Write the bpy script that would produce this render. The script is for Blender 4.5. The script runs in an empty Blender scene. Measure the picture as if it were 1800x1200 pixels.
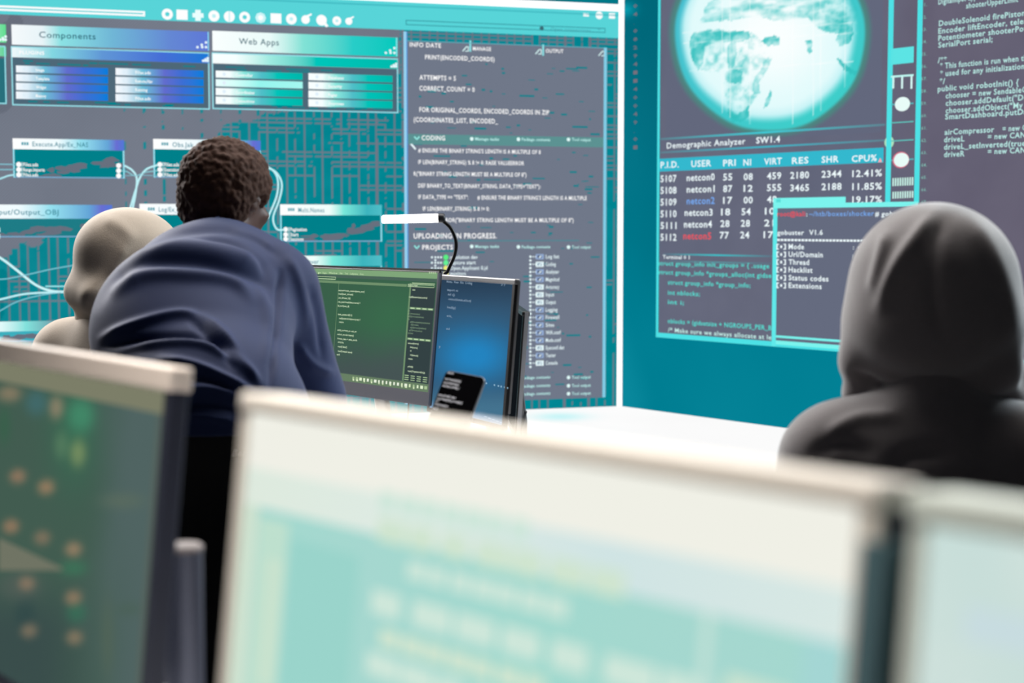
import bpy, math, random
import numpy as np
from mathutils import Vector, Matrix, noise

random.seed(7)
np.random.seed(7)
scn = bpy.context.scene
COL = scn.collection

# ------------------------------------------------------------------ camera
F = 2700.0                       # focal length in pixels of the 1800x1200 frame
CAM = np.array([0.0, 0.0, 1.33])
PITCH = math.atan(200.0 / F)     # the horizon lies 200 px above the frame's middle
FWD = np.array([0.0, math.cos(PITCH), -math.sin(PITCH)])
UPV = np.array([0.0, math.sin(PITCH), math.cos(PITCH)])
RGT = np.array([1.0, 0.0, 0.0])


def ray(px, py):
    return FWD + RGT * ((px - 900.0) / F) + UPV * ((600.0 - py) / F)


def at(px, py, Y):
    """the point of the world seen at a pixel, at distance Y in front of the camera"""
    r = ray(px, py)
    return CAM + r * (Y / r[1])


def project(P):
    d = np.asarray(P, float) - CAM
    z = d @ FWD
    return 900.0 + F * (d @ RGT) / z, 600.0 - F * (d @ UPV) / z


cd = bpy.data.cameras.new('camera')
cd.sensor_width = 36.0
cd.lens = F / 1800.0 * 36.0
cd.clip_start = 0.05
cd.clip_end = 100.0
cd.dof.use_dof = True
cd.dof.focus_distance = 5.0
cd.dof.aperture_fstop = cd.lens / 1000.0 / 0.0138
cam = bpy.data.objects.new('camera', cd)
COL.objects.link(cam)
cam.location = CAM
cam.rotation_euler = (math.pi / 2 - PITCH, 0, 0)
scn.camera = cam

# ------------------------------------------------------------------ colour and materials


def lin(c):
    """sRGB 0..255 to linear"""
    o = []
    for v in c:
        v = v / 255.0
        o.append(v / 12.92 if v <= 0.04045 else ((v + 0.055) / 1.055) ** 2.4)
    return tuple(o)


def lin_np(a):
    a = np.clip(a / 255.0, 0, 1)
    return np.where(a <= 0.04045, a / 12.92, ((a + 0.055) / 1.055) ** 2.4)


MATS = {}


def pbr(name, rgb, rough=0.5, metal=0.0, spec=0.5, bump=None, sheen=0.0, mott=0.0, coat=0.0):
    if name in MATS:
        return MATS[name]
    m = bpy.data.materials.new(name)
    m.use_nodes = True
    nt = m.node_tree
    b = nt.nodes['Principled BSDF']
    b.inputs['Base Color'].default_value = (*lin(rgb), 1)
    b.inputs['Roughness'].default_value = rough
    b.inputs['Metallic'].default_value = metal
    b.inputs['Specular IOR Level'].default_value = spec
    b.inputs['Sheen Weight'].default_value = sheen
    b.inputs['Sheen Roughness'].default_value = 0.5
    b.inputs['Coat Weight'].default_value = coat
    tc = nt.nodes.new('ShaderNodeTexCoord')
    if mott:
        n = nt.nodes.new('ShaderNodeTexNoise')
        n.inputs['Scale'].default_value = 90
        n.inputs['Detail'].default_value = 4
        mx = nt.nodes.new('ShaderNodeMix')
        mx.data_type = 'RGBA'
        l = lin(rgb)
        mx.inputs['A'].default_value = (*[v * (1 - mott) for v in l], 1)
        mx.inputs['B'].default_value = (*[min(1, v * (1 + mott)) for v in l], 1)
        nt.links.new(tc.outputs['Object'], n.inputs['Vector'])
        nt.links.new(n.outputs['Fac'], mx.inputs['Factor'])
        nt.links.new(mx.outputs['Result'], b.inputs['Base Color'])
    if bump:
        scale, strength = bump
        n = nt.nodes.new('ShaderNodeTexNoise')
        n.inputs['Scale'].default_value = scale
        n.inputs['Detail'].default_value = 3
        bp = nt.nodes.new('ShaderNodeBump')
        bp.inputs['Strength'].default_value = strength
        bp.inputs['Distance'].default_value = 0.002
        nt.links.new(tc.outputs['Object'], n.inputs['Vector'])
        nt.links.new(n.outputs['Fac'], bp.inputs['Height'])
        nt.links.new(bp.outputs['Normal'], b.inputs['Normal'])
    MATS[name] = m
    return m


def glow(name, rgb=None, strength=1.0, sample=False):
    """what a lit display or lamp gives off; without rgb the picture is the mesh's own pixel colours"""
    if name in MATS:
        return MATS[name]
    m = bpy.data.materials.new(name)
    m.use_nodes = True
    nt = m.node_tree
    nt.nodes.clear()
    e = nt.nodes.new('ShaderNodeEmission')
    o = nt.nodes.new('ShaderNodeOutputMaterial')
    e.inputs['Strength'].default_value = strength
    if rgb is None:
        a = nt.nodes.new('ShaderNodeAttribute')
        a.attribute_name = 'pixels'
        nt.links.new(a.outputs['Color'], e.inputs['Color'])
    else:
        e.inputs['Color'].default_value = (*lin(rgb), 1)
    nt.links.new(e.outputs[0], o.inputs['Surface'])
    m.cycles.emission_sampling = 'AUTO' if sample else 'NONE'
    MATS[name] = m
    return m


PIX = glow('led_pixels')

# ------------------------------------------------------------------ objects


def empty(name, loc=(0, 0, 0), label=None, cat=None, group=None, kind=None):
    o = bpy.data.objects.new(name, None)
    o.empty_display_size = 0.1
    COL.objects.link(o)
    o.location = loc
    tag(o, label, cat, group, kind)
    return o


def tag(o, label=None, cat=None, group=None, kind=None):
    if label:
        o['label'] = label
    if cat:
        o['category'] = cat
    if group:
        o['group'] = group
    if kind:
        o['kind'] = kind
    return o


def wloc(o):
    p = np.array(o.location)
    while o.parent is not None:
        o = o.parent
        p = p + np.array(o.location)
    return p


def obj(name, verts, faces, mat, parent=None, loc=None, smooth=False, colors=None, bevel=0.0):
    """verts in world coordinates; the object sits at its parent's base (or at loc)"""
    verts = np.asarray(verts, float)
    base = wloc(parent) if parent is not None else np.zeros(3)
    if loc is None:
        off = base
    else:
        off = np.asarray(loc, float)
    me = bpy.data.meshes.new(name)
    me.from_pydata((verts - off).tolist(), [], [list(map(int, f)) for f in faces])
    me.update()
    if colors is not None:
        a = me.color_attributes.new('pixels', 'FLOAT_COLOR', 'POINT')
        c = np.ones((len(verts), 4), np.float32)
        c[:, :3] = colors
        a.data.foreach_set('color', c.ravel())
    if smooth:
        me.polygons.foreach_set('use_smooth', [True] * len(me.polygons))
    me.materials.append(mat)
    o = bpy.data.objects.new(name, me)
    COL.objects.link(o)
    if parent is not None:
        o.parent = parent
    o.location = off - base
    if bevel:
        b = o.modifiers.new('edges', 'BEVEL')
        b.width = bevel
        b.segments = 3
        b.limit_method = 'ANGLE'
        b.harden_normals = False
    return o


def merge(*parts):
    V, Fc, n = [], [], 0
    for v, f in parts:
        V.extend([tuple(p) for p in v])
        Fc.extend([[i + n for i in q] for q in f])
        n += len(v)
    return V, Fc


def norm(v):
    v = np.asarray(v, float)
    return v / np.linalg.norm(v)


def box(c, ax, ay, az, sx, sy, sz):
    """box at centre c with half sizes along the three unit axes"""
    c = np.asarray(c, float)
    v = []
    for k in (-1, 1):
        for j in (-1, 1):
            for i in (-1, 1):
                v.append(c + ax * i * sx + ay * j * sy + az * k * sz)
    f = [(0, 2, 3, 1), (4, 5, 7, 6), (0, 1, 5, 4), (2, 6, 7, 3), (0, 4, 6, 2), (1, 3, 7, 5)]
    return v, f


X3, Y3, Z3 = np.eye(3)


def tube(pts, r, seg=14, cap=True):
    """a round tube through points; r one radius or one per point"""
    pts = [np.asarray(p, float) for p in pts]
    rs = r if hasattr(r, '__len__') else [r] * len(pts)
    V, Fc = [], []
    t0 = norm(pts[1] - pts[0])
    up = Z3 if abs(t0[2]) < 0.9 else X3
    n = norm(np.cross(t0, up))
    for i, p in enumerate(pts):
        a = pts[max(i - 1, 0)]
        b = pts[min(i + 1, len(pts) - 1)]
        t = norm(b - a)
        n = norm(n - t * (n @ t))
        m = np.cross(t, n)
        for k in range(seg):
            w = 2 * math.pi * k / seg
            V.append(p + (n * math.cos(w) + m * math.sin(w)) * rs[i])
    for i in range(len(pts) - 1):
        for k in range(seg):
            a, b = i * seg + k, i * seg + (k + 1) % seg
            Fc.append((a, b, b + seg, a + seg))
    if cap:
        Fc.append(tuple(range(seg - 1, -1, -1)))
        Fc.append(tuple(range((len(pts) - 1) * seg, len(pts) * seg)))
    return V, Fc


def bez(p, n=16):
    """smooth curve through the points (Catmull-Rom)"""
    p = [np.asarray(q, float) for q in p]
    p = [2 * p[0] - p[1]] + p + [2 * p[-1] - p[-2]]
    out = []
    for i in range(1, len(p) - 2):
        for k in range(n):
            t = k / n
            out.append(0.5 * (2 * p[i] + (p[i + 1] - p[i - 1]) * t + (2 * p[i - 1] - 5 * p[i] + 4 * p[i + 1] - p[i + 2]) * t * t
                              + (3 * p[i] - p[i - 1] - 3 * p[i + 1] + p[i + 2]) * t ** 3))
    out.append(p[-2])
    return out


# ------------------------------------------------------------------ lettering
_GL = {}


def glyphs(text, bold, res):
    k = (text, bold, res)
    if k not in _GL:
        cu = bpy.data.curves.new('letters', 'FONT')
        cu.body = text
        cu.offset = bold * .62
        cu.space_character = 1.1
        cu.resolution_u = res
        o = bpy.data.objects.new('letters', cu)
        me = o.to_mesh()
        n = len(me.vertices)
        v = np.zeros(n * 3)
        me.vertices.foreach_get('co', v)
        f = [tuple(p.vertices) for p in me.polygons]
        o.to_mesh_clear()
        bpy.data.objects.remove(o)
        bpy.data.curves.remove(cu)
        _GL[k] = (v.reshape(-1, 3), f)
    return _GL[k]


class Plane:
    """a flat lit surface with an origin, a width direction, a height direction and a normal"""

    def __init__(s, O, u, v):
        s.O = np.asarray(O, float)
        s.u, s.v = norm(u), norm(v)
        s.n = norm(np.cross(s.u, s.v))
        if s.n @ (CAM - s.O) < 0:
            s.n = -s.n

    def ab(s, px, py):
        r = ray(px, py)
        t = ((s.O - CAM) @ s.n) / (r @ s.n)
        d = CAM + r * t - s.O
        return d @ s.u, d @ s.v

    def P(s, a, b, h=0.0):
        return s.O + s.u * a + s.v * b + s.n * h


class Layer:
    """coloured flat shapes on a Plane, gathered into one mesh"""

    def __init__(s, pl, h=0.004):
        s.pl, s.h = pl, h
        s.V, s.F, s.C = [], [], []

    def poly_ab(s, pts, cols, h=0.0):
        n = len(s.V)
        if not isinstance(cols, list):
            cols = [cols] * len(pts)
        for (a, b), c in zip(pts, cols):
            s.V.append(s.pl.P(a, b, s.h + h))
            s.C.append(lin(c))
        s.F.append(tuple(range(n, n + len(pts))))

    def poly(s, pts, cols, h=0.0):
        s.poly_ab([s.pl.ab(*p) for p in pts], cols, h)

    def rect_ab(s, a0, b0, a1, b1, col, h=0.0):
        s.poly_ab([(a0, b0), (a1, b0), (a1, b1), (a0, b1)], col, h)

    def rect(s, p0, p1, col, h=0.0):
        """p0 top-left pixel, p1 bottom-right pixel; col one colour or stops [(t, colour), ...] from left to right"""
        a0, b0 = s.pl.ab(*p0)
        a1, b1 = s.pl.ab(*p1)
        s.grad_ab(a0, b0, a1, b1, col, h)

    def grad_ab(s, a0, b0, a1, b1, col, h=0.0):
        if isinstance(col, list):
            for (t0, c0), (t1, c1) in zip(col, col[1:]):
                x0, x1 = a0 + (a1 - a0) * t0, a0 + (a1 - a0) * t1
                s.poly_ab([(x0, b0), (x1, b0), (x1, b1), (x0, b1)], [c0, c1, c1, c0], h)
        else:
            s.rect_ab(a0, b0, a1, b1, col, h)

    def frame(s, p0, p1, w, col, h=0.0):
        """outline of a rectangle; w the line width in metres"""
        a0, b0 = s.pl.ab(*p0)
        a1, b1 = s.pl.ab(*p1)
        if a1 < a0:
            a0, a1 = a1, a0
        if b1 < b0:
            b0, b1 = b1, b0
        s.rect_ab(a0, b0, a1, b0 + w, col, h)
        s.rect_ab(a0, b1 - w, a1, b1, col, h)
        s.rect_ab(a0, b0 + w, a0 + w, b1 - w, col, h)
        s.rect_ab(a1 - w, b0 + w, a1, b1 - w, col, h)

    def line(s, pts, w, cols, h=0.0, smooth=0):
        """a line of width w metres through pixels"""
        q = [np.array(s.pl.ab(*p)) for p in pts]
        if smooth:
            q = bez([np.array([*p, 0]) for p in q], smooth)
            q = [p[:2] for p in q]
        n0 = len(s.V)
        m = len(q)
        for i, p in enumerate(q):
            t = norm(q[min(i + 1, m - 1)] - q[max(i - 1, 0)])
            nn = np.array([-t[1], t[0]]) * w / 2
            c = cols if not isinstance(cols, list) else tuple(np.array(cols[0]) + (np.array(cols[1]) - np.array(cols[0])) * i / (m - 1))
            for e in (p + nn, p - nn):
                s.V.append(s.pl.P(e[0], e[1], s.h + h))
                s.C.append(lin(c))
        for i in range(m - 1):
            k = n0 + 2 * i
            s.F.append((k, k + 1, k + 3, k + 2))

    def disc(s, p, r, col, h=0.0, seg=18, ry=None, inner=0.0):
        a, b = s.pl.ab(*p)
        ry = ry or r
        w = [2 * math.pi * k / seg for k in range(seg)]
        if inner:
            for k in range(seg):
                w0, w1 = w[k], w[(k + 1) % seg]
                s.poly_ab([(a + r * math.cos(w0), b + ry * math.sin(w0)), (a + r * math.cos(w1), b + ry * math.sin(w1)),
                           (a + inner * r * math.cos(w1), b + inner * ry * math.sin(w1)),
                           (a + inner * r * math.cos(w0), b + inner * ry * math.sin(w0))], col, h)
        else:
            s.poly_ab([(a + r * math.cos(x), b + ry * math.sin(x)) for x in w], col, h)

    def text(s, p, x1, txt, cap, col, bold=0.02, res=2, h=0.0, skew=0.0):
        """a line of writing from baseline pixel p to about column x1, capitals cap pixels high"""
        v, f = glyphs(txt, bold, res)
        if not len(v):
            return
        a0, b0 = s.pl.ab(*p)
        at_, _ = s.pl.ab(x1, p[1])
        _, bt = s.pl.ab(p[0], p[1] - cap)
        x0, xe = v[:, 0].min(), v[:, 0].max()
        sx = (at_ - a0) / max(xe - x0, 1e-6)
        sy = (bt - b0) / 0.69
        n = len(s.V)
        c = lin(col)
        for q in v:
            s.V.append(s.pl.P(a0 + (q[0] - x0) * sx + skew * q[1] * sy, b0 + q[1] * sy, s.h + h))
            s.C.append(c)
        for q in f:
            s.F.append(tuple(i + n for i in q))

    def build(s, name, parent, mat=None):
        return obj(name, s.V, s.F, mat or PIX, parent, colors=np.array(s.C))


def raster(pl, a0, a1, b0, b1, cell, fn, name, parent=None, h=0.0, mat=None, loc=None):
    """a display picture: a fine grid of pixels, fn(A, B) -> sRGB array"""
    na, nb = max(2, int(round(abs(a1 - a0) / cell)) + 1), max(2, int(round(abs(b1 - b0) / cell)) + 1)
    A, B = np.meshgrid(np.linspace(a0, a1, na), np.linspace(b0, b1, nb), indexing='ij')
    rgb = fn(A, B)
    V = pl.O + A[..., None] * pl.u + B[..., None] * pl.v + pl.n * h
    idx = np.arange(na * nb).reshape(na, nb)
    Fc = np.stack([idx[:-1, :-1], idx[1:, :-1], idx[1:, 1:], idx[:-1, 1:]], -1).reshape(-1, 4)
    nn = np.cross(pl.u * (a1 - a0), pl.v * (b1 - b0))
    if nn @ pl.n < 0:
        Fc = Fc[:, ::-1]
    return obj(name, V.reshape(-1, 3), Fc.tolist(), mat or PIX, parent, loc=loc, colors=lin_np(rgb.reshape(-1, 3)))


def pix_of(pl, A, B):
    """the photograph's pixel for points of a plane, to lay the display's pattern out"""
    P = pl.O + A[..., None] * pl.u + B[..., None] * pl.v - CAM
    z = P @ FWD
    return 900 + F * (P @ RGT) / z, 600 - F * (P @ UPV) / z


def vnoise(x, y, seed=0):
    """smooth value noise on arrays, -1..1"""
    xi, yi = np.floor(x).astype(int), np.floor(y).astype(int)
    fx, fy = x - xi, y - yi
    fx, fy = fx * fx * (3 - 2 * fx), fy * fy * (3 - 2 * fy)

    def hsh(i, j):
        n = (i * 374761393 + j * 668265263 + seed * 974711) & 0x7fffffff
        n = ((n ^ (n >> 13)) * 1274126177) & 0x7fffffff
        return (n ^ (n >> 16)) / 0x7fffffff * 2 - 1
    return (hsh(xi, yi) * (1 - fx) + hsh(xi + 1, yi) * fx) * (1 - fy) + (hsh(xi, yi + 1) * (1 - fx) + hsh(xi + 1, yi + 1) * fx) * fy


def fbm(x, y, seed=0, octv=4):
    t, a = 0, 1
    for k in range(octv):
        t = t + a * vnoise(x * 2 ** k, y * 2 ** k, seed + k)
        a *= 0.5
    return t / 1.9


def mixc(c0, c1, t):
    t = np.clip(t, 0, 1)[..., None]
    return np.asarray(c0, float) * (1 - t) + np.asarray(c1, float) * t


def sstep(a, b, x):
    t = np.clip((x - a) / (b - a), 0, 1)
    return t * t * (3 - 2 * t)

# ------------------------------------------------------------------ the room: two LED walls meeting in a corner, a lit stage floor


def floor_pt(px, py):
    r = ray(px, py)
    return CAM + r * (-CAM[2] / r[2])


K0 = floor_pt(1091, 714.3)                        # foot of the corner
aB, aR = math.radians(17.2), math.radians(51.5)
BDIR = np.array([math.cos(aB), math.sin(aB), 0.0])    # along the back wall, left to right
RDIR = np.array([math.cos(aR), -math.sin(aR), 0.0])   # along the right wall, left to right
BACK = Plane(K0, BDIR, Z3)                        # a < 0 to the left of the corner
SIDE = Plane(K0, RDIR, Z3)                        # a > 0 to the right of the corner
LB, LR, HW = 7.6, 8.2, 4.3

dark_shell = pbr('wall_shell', (30, 34, 38), 0.7)


def wall_slab(name, pl, a0, a1):
    b = pl.P((a0 + a1) / 2, HW / 2, -0.06)
    v, f = box(b, pl.u, Z3, pl.n, (a1 - a0) / 2, HW / 2, 0.058)
    o = obj(name, v, f, dark_shell, loc=pl.P((a0 + a1) / 2, 0, 0))
    tag(o, kind='structure')
    return o


wall_back = wall_slab('wall_back', BACK, -LB, 0.0)
wall_right = wall_slab('wall_right', SIDE, 0.0, LR)
wall_back['label'] = 'back LED wall showing a programming workspace with app panels and code'
wall_right['label'] = 'right LED wall showing a globe, a process table and terminal windows'

WHITE = (255, 255, 255)
GRY, TEAL = (112, 119, 134), (0, 134, 146)


def back_picture(A, B):
    px, py = pix_of(BACK, A, B)
    n1 = fbm(A * 1.3, B * 1.3, 3)
    n2 = fbm(A * 9, B * 14, 11)
    # how teal the picture is: grey at the upper left, teal to the right and below
    t = sstep(300, 560, px + 90 * n1) * sstep(150, 260, py + 0.25 * (px - 450) + 40 * n1)
    t = np.maximum(t, sstep(395, 470, py + 60 * n1 + 0.1 * px) * 0.8)
    t = np.maximum(t, sstep(250, 380, px) * sstep(300, 420, py) * .6)
    t = np.maximum(t, sstep(700, 706, px) * 1.0)
    teal = (t + 0.33 * n2) > 0.42
    # grey grid lines that run through the teal
    gx = np.abs((A / 0.0635) % 1 - 0.5) * 2
    gz = np.abs((B / 0.0325) % 1 - 0.5) * 2
    cellx, cellz = np.floor(A / 0.0635), np.floor(B / 0.0325)
    keep = vnoise(cellx * 0.37 + 0.1, cellz * 0.83 + .3, 5) + 0.5 * vnoise(A * 1.1, B * 1.1, 9)
    fade = sstep(360, 230, py) * 0.7 + 0.05
    hline = (gz > 0.80) & (keep > 0.34 - fade * 0.95 + 0.3 * n2 - .35 * sstep(430, 300, px) * sstep(380, 430, py))
    vline = (gx > 0.84) & (n2 + 0.35 * vnoise(cellx * 3.1, B * 2.0, 2) > -0.52)
    teal &= ~(hline | vline)
    # teal flecks in the grey
    vf = (np.abs((A / 0.127) % 1 - 0.5) * 2 > 0.88) & (fbm(A * 4, B * 25, 21) > 0.12) & (n1 + 0.2 > 0) & (px > 200)
    teal |= vf & (py > 190)
    g = np.array(GRY, float) + 0 * px[..., None]
    g = g + (n1 * 7)[..., None]
    c = np.where(teal[..., None], np.array(TEAL, float) + (n2 * 5)[..., None], g)
    # LED rows and columns, coarse enough to show
    led = 0.93 + 0.07 * np.cos(A * 2 * np.pi / 0.0169) * np.cos(B * 2 * np.pi / 0.0169)
    lum = sstep(820, 250, px)
    c = c * (1 - lum + lum * led)[..., None] + (10 * lum * (n1 > -.2))[..., None]
    c = np.where((B > STRIP_Z)[..., None], np.array((0, 118, 134), float), c)
    return c


STRIP_Z = BACK.ab(1080, 14)[1]
raster(BACK, -5.4, -0.012, 0.0, HW, 0.0095, back_picture, 'led_display', wall_back, h=0.0)
lo, hi = BACK.P(-LB, 0, 0.0), BACK.P(-5.4, HW, 0.0)
obj('led_display', [BACK.P(-LB, 0), BACK.P(-5.4, 0), BACK.P(-5.4, HW), BACK.P(-LB, HW)], [(0, 1, 2, 3)], PIX, wall_back,
    colors=np.array([lin(GRY)] * 4))


def side_picture(A, B):
    px, py = pix_of(SIDE, A, B)
    n1 = fbm(A * 0.9, B * 0.9, 31)
    c = mixc((0, 104, 122), (0, 126, 146), sstep(60, 640, py + 60 * n1))
    c = c + 6 * n1[..., None]
    c = c + np.array((10, 55, 55)) * np.exp(-(((px - 1098) / 18) ** 2 + ((py - 17) / 12) ** 2))[..., None]
    lift = sstep(60, 0, np.abs(px - 1100) + .3 * np.abs(py - 700))
    return c + 10 * lift[..., None]


raster(SIDE, 0.012, LR, 0.0, HW, 0.03, side_picture, 'led_display', wall_right, h=0.0)

# white light lines along the corner and along the top of the back wall's picture
WL = glow('light_line', (255, 255, 255), 1.15, True)
v, f = box(BACK.P(-0.012, STRIP_Z / 2 + .3, 0.008), BDIR, Z3, BACK.n, 0.021, STRIP_Z / 2 + .3, 0.008)
tag(obj('trim_1', v, f, WL, loc=BACK.P(0, 0, 0)), 'upright white light line in the corner between the LED walls', kind='structure')
v, f = box(BACK.P(-LB / 2, STRIP_Z, 0.006), BDIR, Z3, BACK.n, LB / 2, 0.026, 0.006)
tag(obj('trim_2', v, f, WL, loc=BACK.P(-LB / 2, STRIP_Z, 0)), 'white light line along the top of the back wall picture', kind='structure')

# stage floor: a lit white surface with pale cyan patches
FLO = Plane((0, 0, 0.004), X3, Y3)


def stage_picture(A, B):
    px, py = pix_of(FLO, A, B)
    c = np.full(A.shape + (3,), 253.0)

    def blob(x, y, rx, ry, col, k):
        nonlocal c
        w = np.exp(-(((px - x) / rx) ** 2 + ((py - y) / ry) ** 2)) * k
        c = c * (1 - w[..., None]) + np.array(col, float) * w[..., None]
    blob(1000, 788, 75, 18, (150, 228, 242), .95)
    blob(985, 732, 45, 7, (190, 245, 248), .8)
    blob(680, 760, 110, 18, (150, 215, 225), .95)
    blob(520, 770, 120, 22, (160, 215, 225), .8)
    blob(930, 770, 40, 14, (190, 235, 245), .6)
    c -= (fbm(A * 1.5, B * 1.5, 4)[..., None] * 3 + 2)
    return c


YS = 5.6
mask_far = 12.2
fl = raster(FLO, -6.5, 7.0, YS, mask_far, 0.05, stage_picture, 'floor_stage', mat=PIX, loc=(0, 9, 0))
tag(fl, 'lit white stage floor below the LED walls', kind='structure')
fm = pbr('floor_dark', (58, 58, 60), 0.55, bump=(40, 0.2), mott=0.15)
v, f = box((0.2, 5.4, -0.05), X3, Y3, Z3, 8.0, 7.4, 0.05)
tag(obj('floor', v, f, fm, loc=(0, 3, 0)), 'dark grey floor under the desks', kind='structure')

# ------------------------------------------------------------------ what the back wall shows
CYB = (88, 212, 216)
L = Layer(BACK, 0.002)
a_l, a_r = -5.4, -0.033
zb0 = BACK.ab(1080, 67)[1]
L.rect_ab(a_l, zb0, a_r, STRIP_Z - 0.026, CYB)
zline = BACK.ab(1000, 25)[1]
L.rect_ab(a_l, zline, a_r, zline + 0.012, (70, 190, 198), .001)
L.frame((-60, 7), (255, 29), 0.013, WHITE, .001)
L.frame((713, 35), (1064, 58), 0.006, (55, 150, 160), .001)
L.text((968, 54), 1038, 'Open connections', 6, (75, 165, 175), h=.001)
L.disc((952, 50), 0.016, (60, 105, 115), .001)
L.text((1050, 53), 1056, 'v', 4, (75, 165, 175), h=.001)
# row of round and square tool icons
for i, (x, kind) in enumerate([(294, 'ring'), (320, 'sq'), (348, 'plus'), (376, 'disc'), (403, 'disc2'), (430, 'ring'), (458, 'star'), (485, 'sq'),
                               (512, 'disc'), (537, 'cup'), (565, 'lens'), (592, 'disc'), (613, 'cup')]):
    y = 25 + (x - 294) * 0.039
    r = 0.037 if x < 580 else 0.031
    a, b = BACK.ab(x, y)
    if kind == 'ring':
        L.disc((x, y), r, WHITE, .001, inner=.4)
    elif kind == 'sq':
        L.rect_ab(a - r, b - r * .9, a + r, b + r * .9, WHITE, .001)
    elif kind == 'plus':
        L.rect_ab(a - r, b - r * .4, a + r, b + r * .4, (235, 255, 255), .001)
        L.rect_ab(a - r * .5, b - r, a + r * .5, b + r, (235, 255, 255), .0015)
    elif kind == 'star':
        L.disc((x, y), r, (205, 245, 247), .001, seg=8)
        L.disc((x, y), r * .5, WHITE, .0015, seg=8)
    elif kind == 'disc2':
        L.disc((x, y), r, WHITE, .001)
        L.rect_ab(a - .004, b - r, a + .004, b + r, (190, 235, 240), .0015)
    elif kind == 'cup':
        L.disc((x, y), r * .8, WHITE, .001)
        L.poly_ab([(a + r * .2, b + r * .3), (a + r * 1.2, b + r * .9), (a + r * 1.1, b + r * 1.2), (a, b + r * .7)], WHITE, .0012)
    elif kind == 'lens':
        L.disc((x, y), r, WHITE, .001)
        L.poly_ab([(a + r * .5, b - r * .9), (a + r * .9, b - r * .5), (a + r * 1.3, b - r), (a + r * .9, b - r * 1.3)], WHITE, .0012)
    elif kind == 'disc':
        L.disc((x, y), r, WHITE, .001)
        L.disc((x, y), r * .35, (190, 240, 243), .0015)
# window buttons
a, b = BACK.ab(1030, 26)
L.rect_ab(a - .022, b - .012, a + .022, b + .012, WHITE, .001)
L.disc((1053, 27), .028, WHITE, .001)
a, b = BACK.ab(1075.5, 28)
L.rect_ab(a - .024, b - .02, a + .024, b + .02, WHITE, .001)
L.build('title_bar', wall_back)


def dots_corner(L, x, y, s, col=(235, 250, 255)):
    for dx, dy in ((0, 0), (1, -.55), (2, -1.1), (2, 0), (1.1, 0.0)):
        L.disc((x + dx * s, y + dy * s), 0.009, col, .003, seg=8)


def app_panel(name, x0, y0, x1, y1, yb, head, stops, bar_stops, item_stops, title, tx, sub, cols, special=None):
    """a titled panel with two columns of items; y's are pixels at the panel's left and right ends"""
    L = Layer(BACK, 0.002)
    sl = lambda x: (y1 - y0) * (x - x0) / (x1 - x0)
    L.frame((x0 - 1, y0 + 38), (x1 + 1, yb + sl(x1) * .75), 0.008, (150, 225, 235), .001)
    L.rect((x0 + 2, y0 + 58), (x1 - 2, yb - 3 + sl(x1) * .75), (78, 104, 120))
    # teal stains on the panel's dark ground
    for k in range(22):
        xx, yy = random.uniform(x0 + 6, x1 - 40), random.choice((y0 + 62, y0 + 66, yb - 7, yb - 9))
        L.rect((xx, yy + sl(xx) * .9), (xx + random.uniform(8, 34), yy + 3 + sl(xx) * .9), (0, 128, 138), .0004 + k * 2e-5)
    L.rect((x0, y0), (x1, y0 + 34 + sl(x1)), stops, .001)
    L.rect((x0, y0 + 40), (x1, y0 + 56 + sl(x1) * .95), bar_stops, .001)
    L.rect((x1 - 3, y0 + sl(x1)), (x1 - 1, y0 + 33 + sl(x1)), (150, 235, 245), .002)
    dots_corner(L, x1 - 21, y0 + 27 + sl(x1), 7.5)
    dots_corner(L, x1 - 11, y0 + 51 + sl(x1), 4.0)
    L.text((tx[0], tx[1]), tx[2], title, 10.5, (24, 92, 110), .01, 3, .002)
    if sub:
        L.text((x0 + 14, y0 + 52), x0 + 58, sub, 6, WHITE, .04, 2, .002)
    for (cx0, cx1, cy, words) in cols:
        for r in range(4):
            yy = cy + r * 15.2
            st = item_stops
            if special and special == (cx0, r):
                st = [(0, (235, 255, 255)), (.2, (215, 255, 250)), (.5, (150, 246, 238)), (1, (165, 248, 240))]
            L.rect((cx0, yy), (cx1, yy + 13 + sl(x1) * .3), st, .001)
            w = words[r]
            if w:
                L.text((cx0 + 35, yy + 10.5), cx0 + 35 + len(w) * 3.0, w, 5.5, WHITE, .04, 1, .002)
            L.disc((cx0 + 15, yy + 6.5), .012, (225, 240, 250), .0015, seg=8)
    return L.build(name, wall_back)


VIO = [(0, (245, 250, 252)), (.15, (232, 244, 248)), (.24, (140, 226, 228)), (.5, (112, 182, 214)), (.8, (100, 135, 212)), (1, (95, 120, 214))]
VIO2 = [(0, (240, 250, 252)), (.2, (130, 215, 225)), (.45, (96, 150, 214)), (.75, (70, 110, 214)), (1, (20, 120, 214))]
VIO3 = [(0, (245, 250, 255)), (.12, (225, 240, 250)), (.3, (110, 190, 215)), (.55, (98, 108, 205)), (.75, (60, 110, 212)), (1, (0, 125, 220))]
MIN = [(0, (250, 255, 255)), (.3, (235, 252, 250)), (.48, (130, 226, 214)), (.75, (40, 205, 200)), (1, (0, 200, 188))]
MIN2 = [(0, (250, 255, 255)), (.12, (245, 255, 255)), (.3, (160, 235, 225)), (.55, (0, 198, 186)), (1, (0, 186, 172))]
MIN3 = [(0, (250, 255, 255)), (.16, (245, 255, 255)), (.32, (140, 232, 222)), (.52, (80, 190, 200)), (.7, (0, 195, 184)), (1, (0, 182, 170))]
app_panel('app_panel', 20, 43, 368, 56, 183, 0, VIO, VIO2, VIO3, 'Components', (69, 66, 168), 'PLUGINS',
          [(28, 190, 115, ['Image', 'Template', 'Widget', 'Memory']), (203, 358, 119.5, ['Files.ads', 'Remote.Nav', 'Running', 'Files.ads'])])
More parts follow.
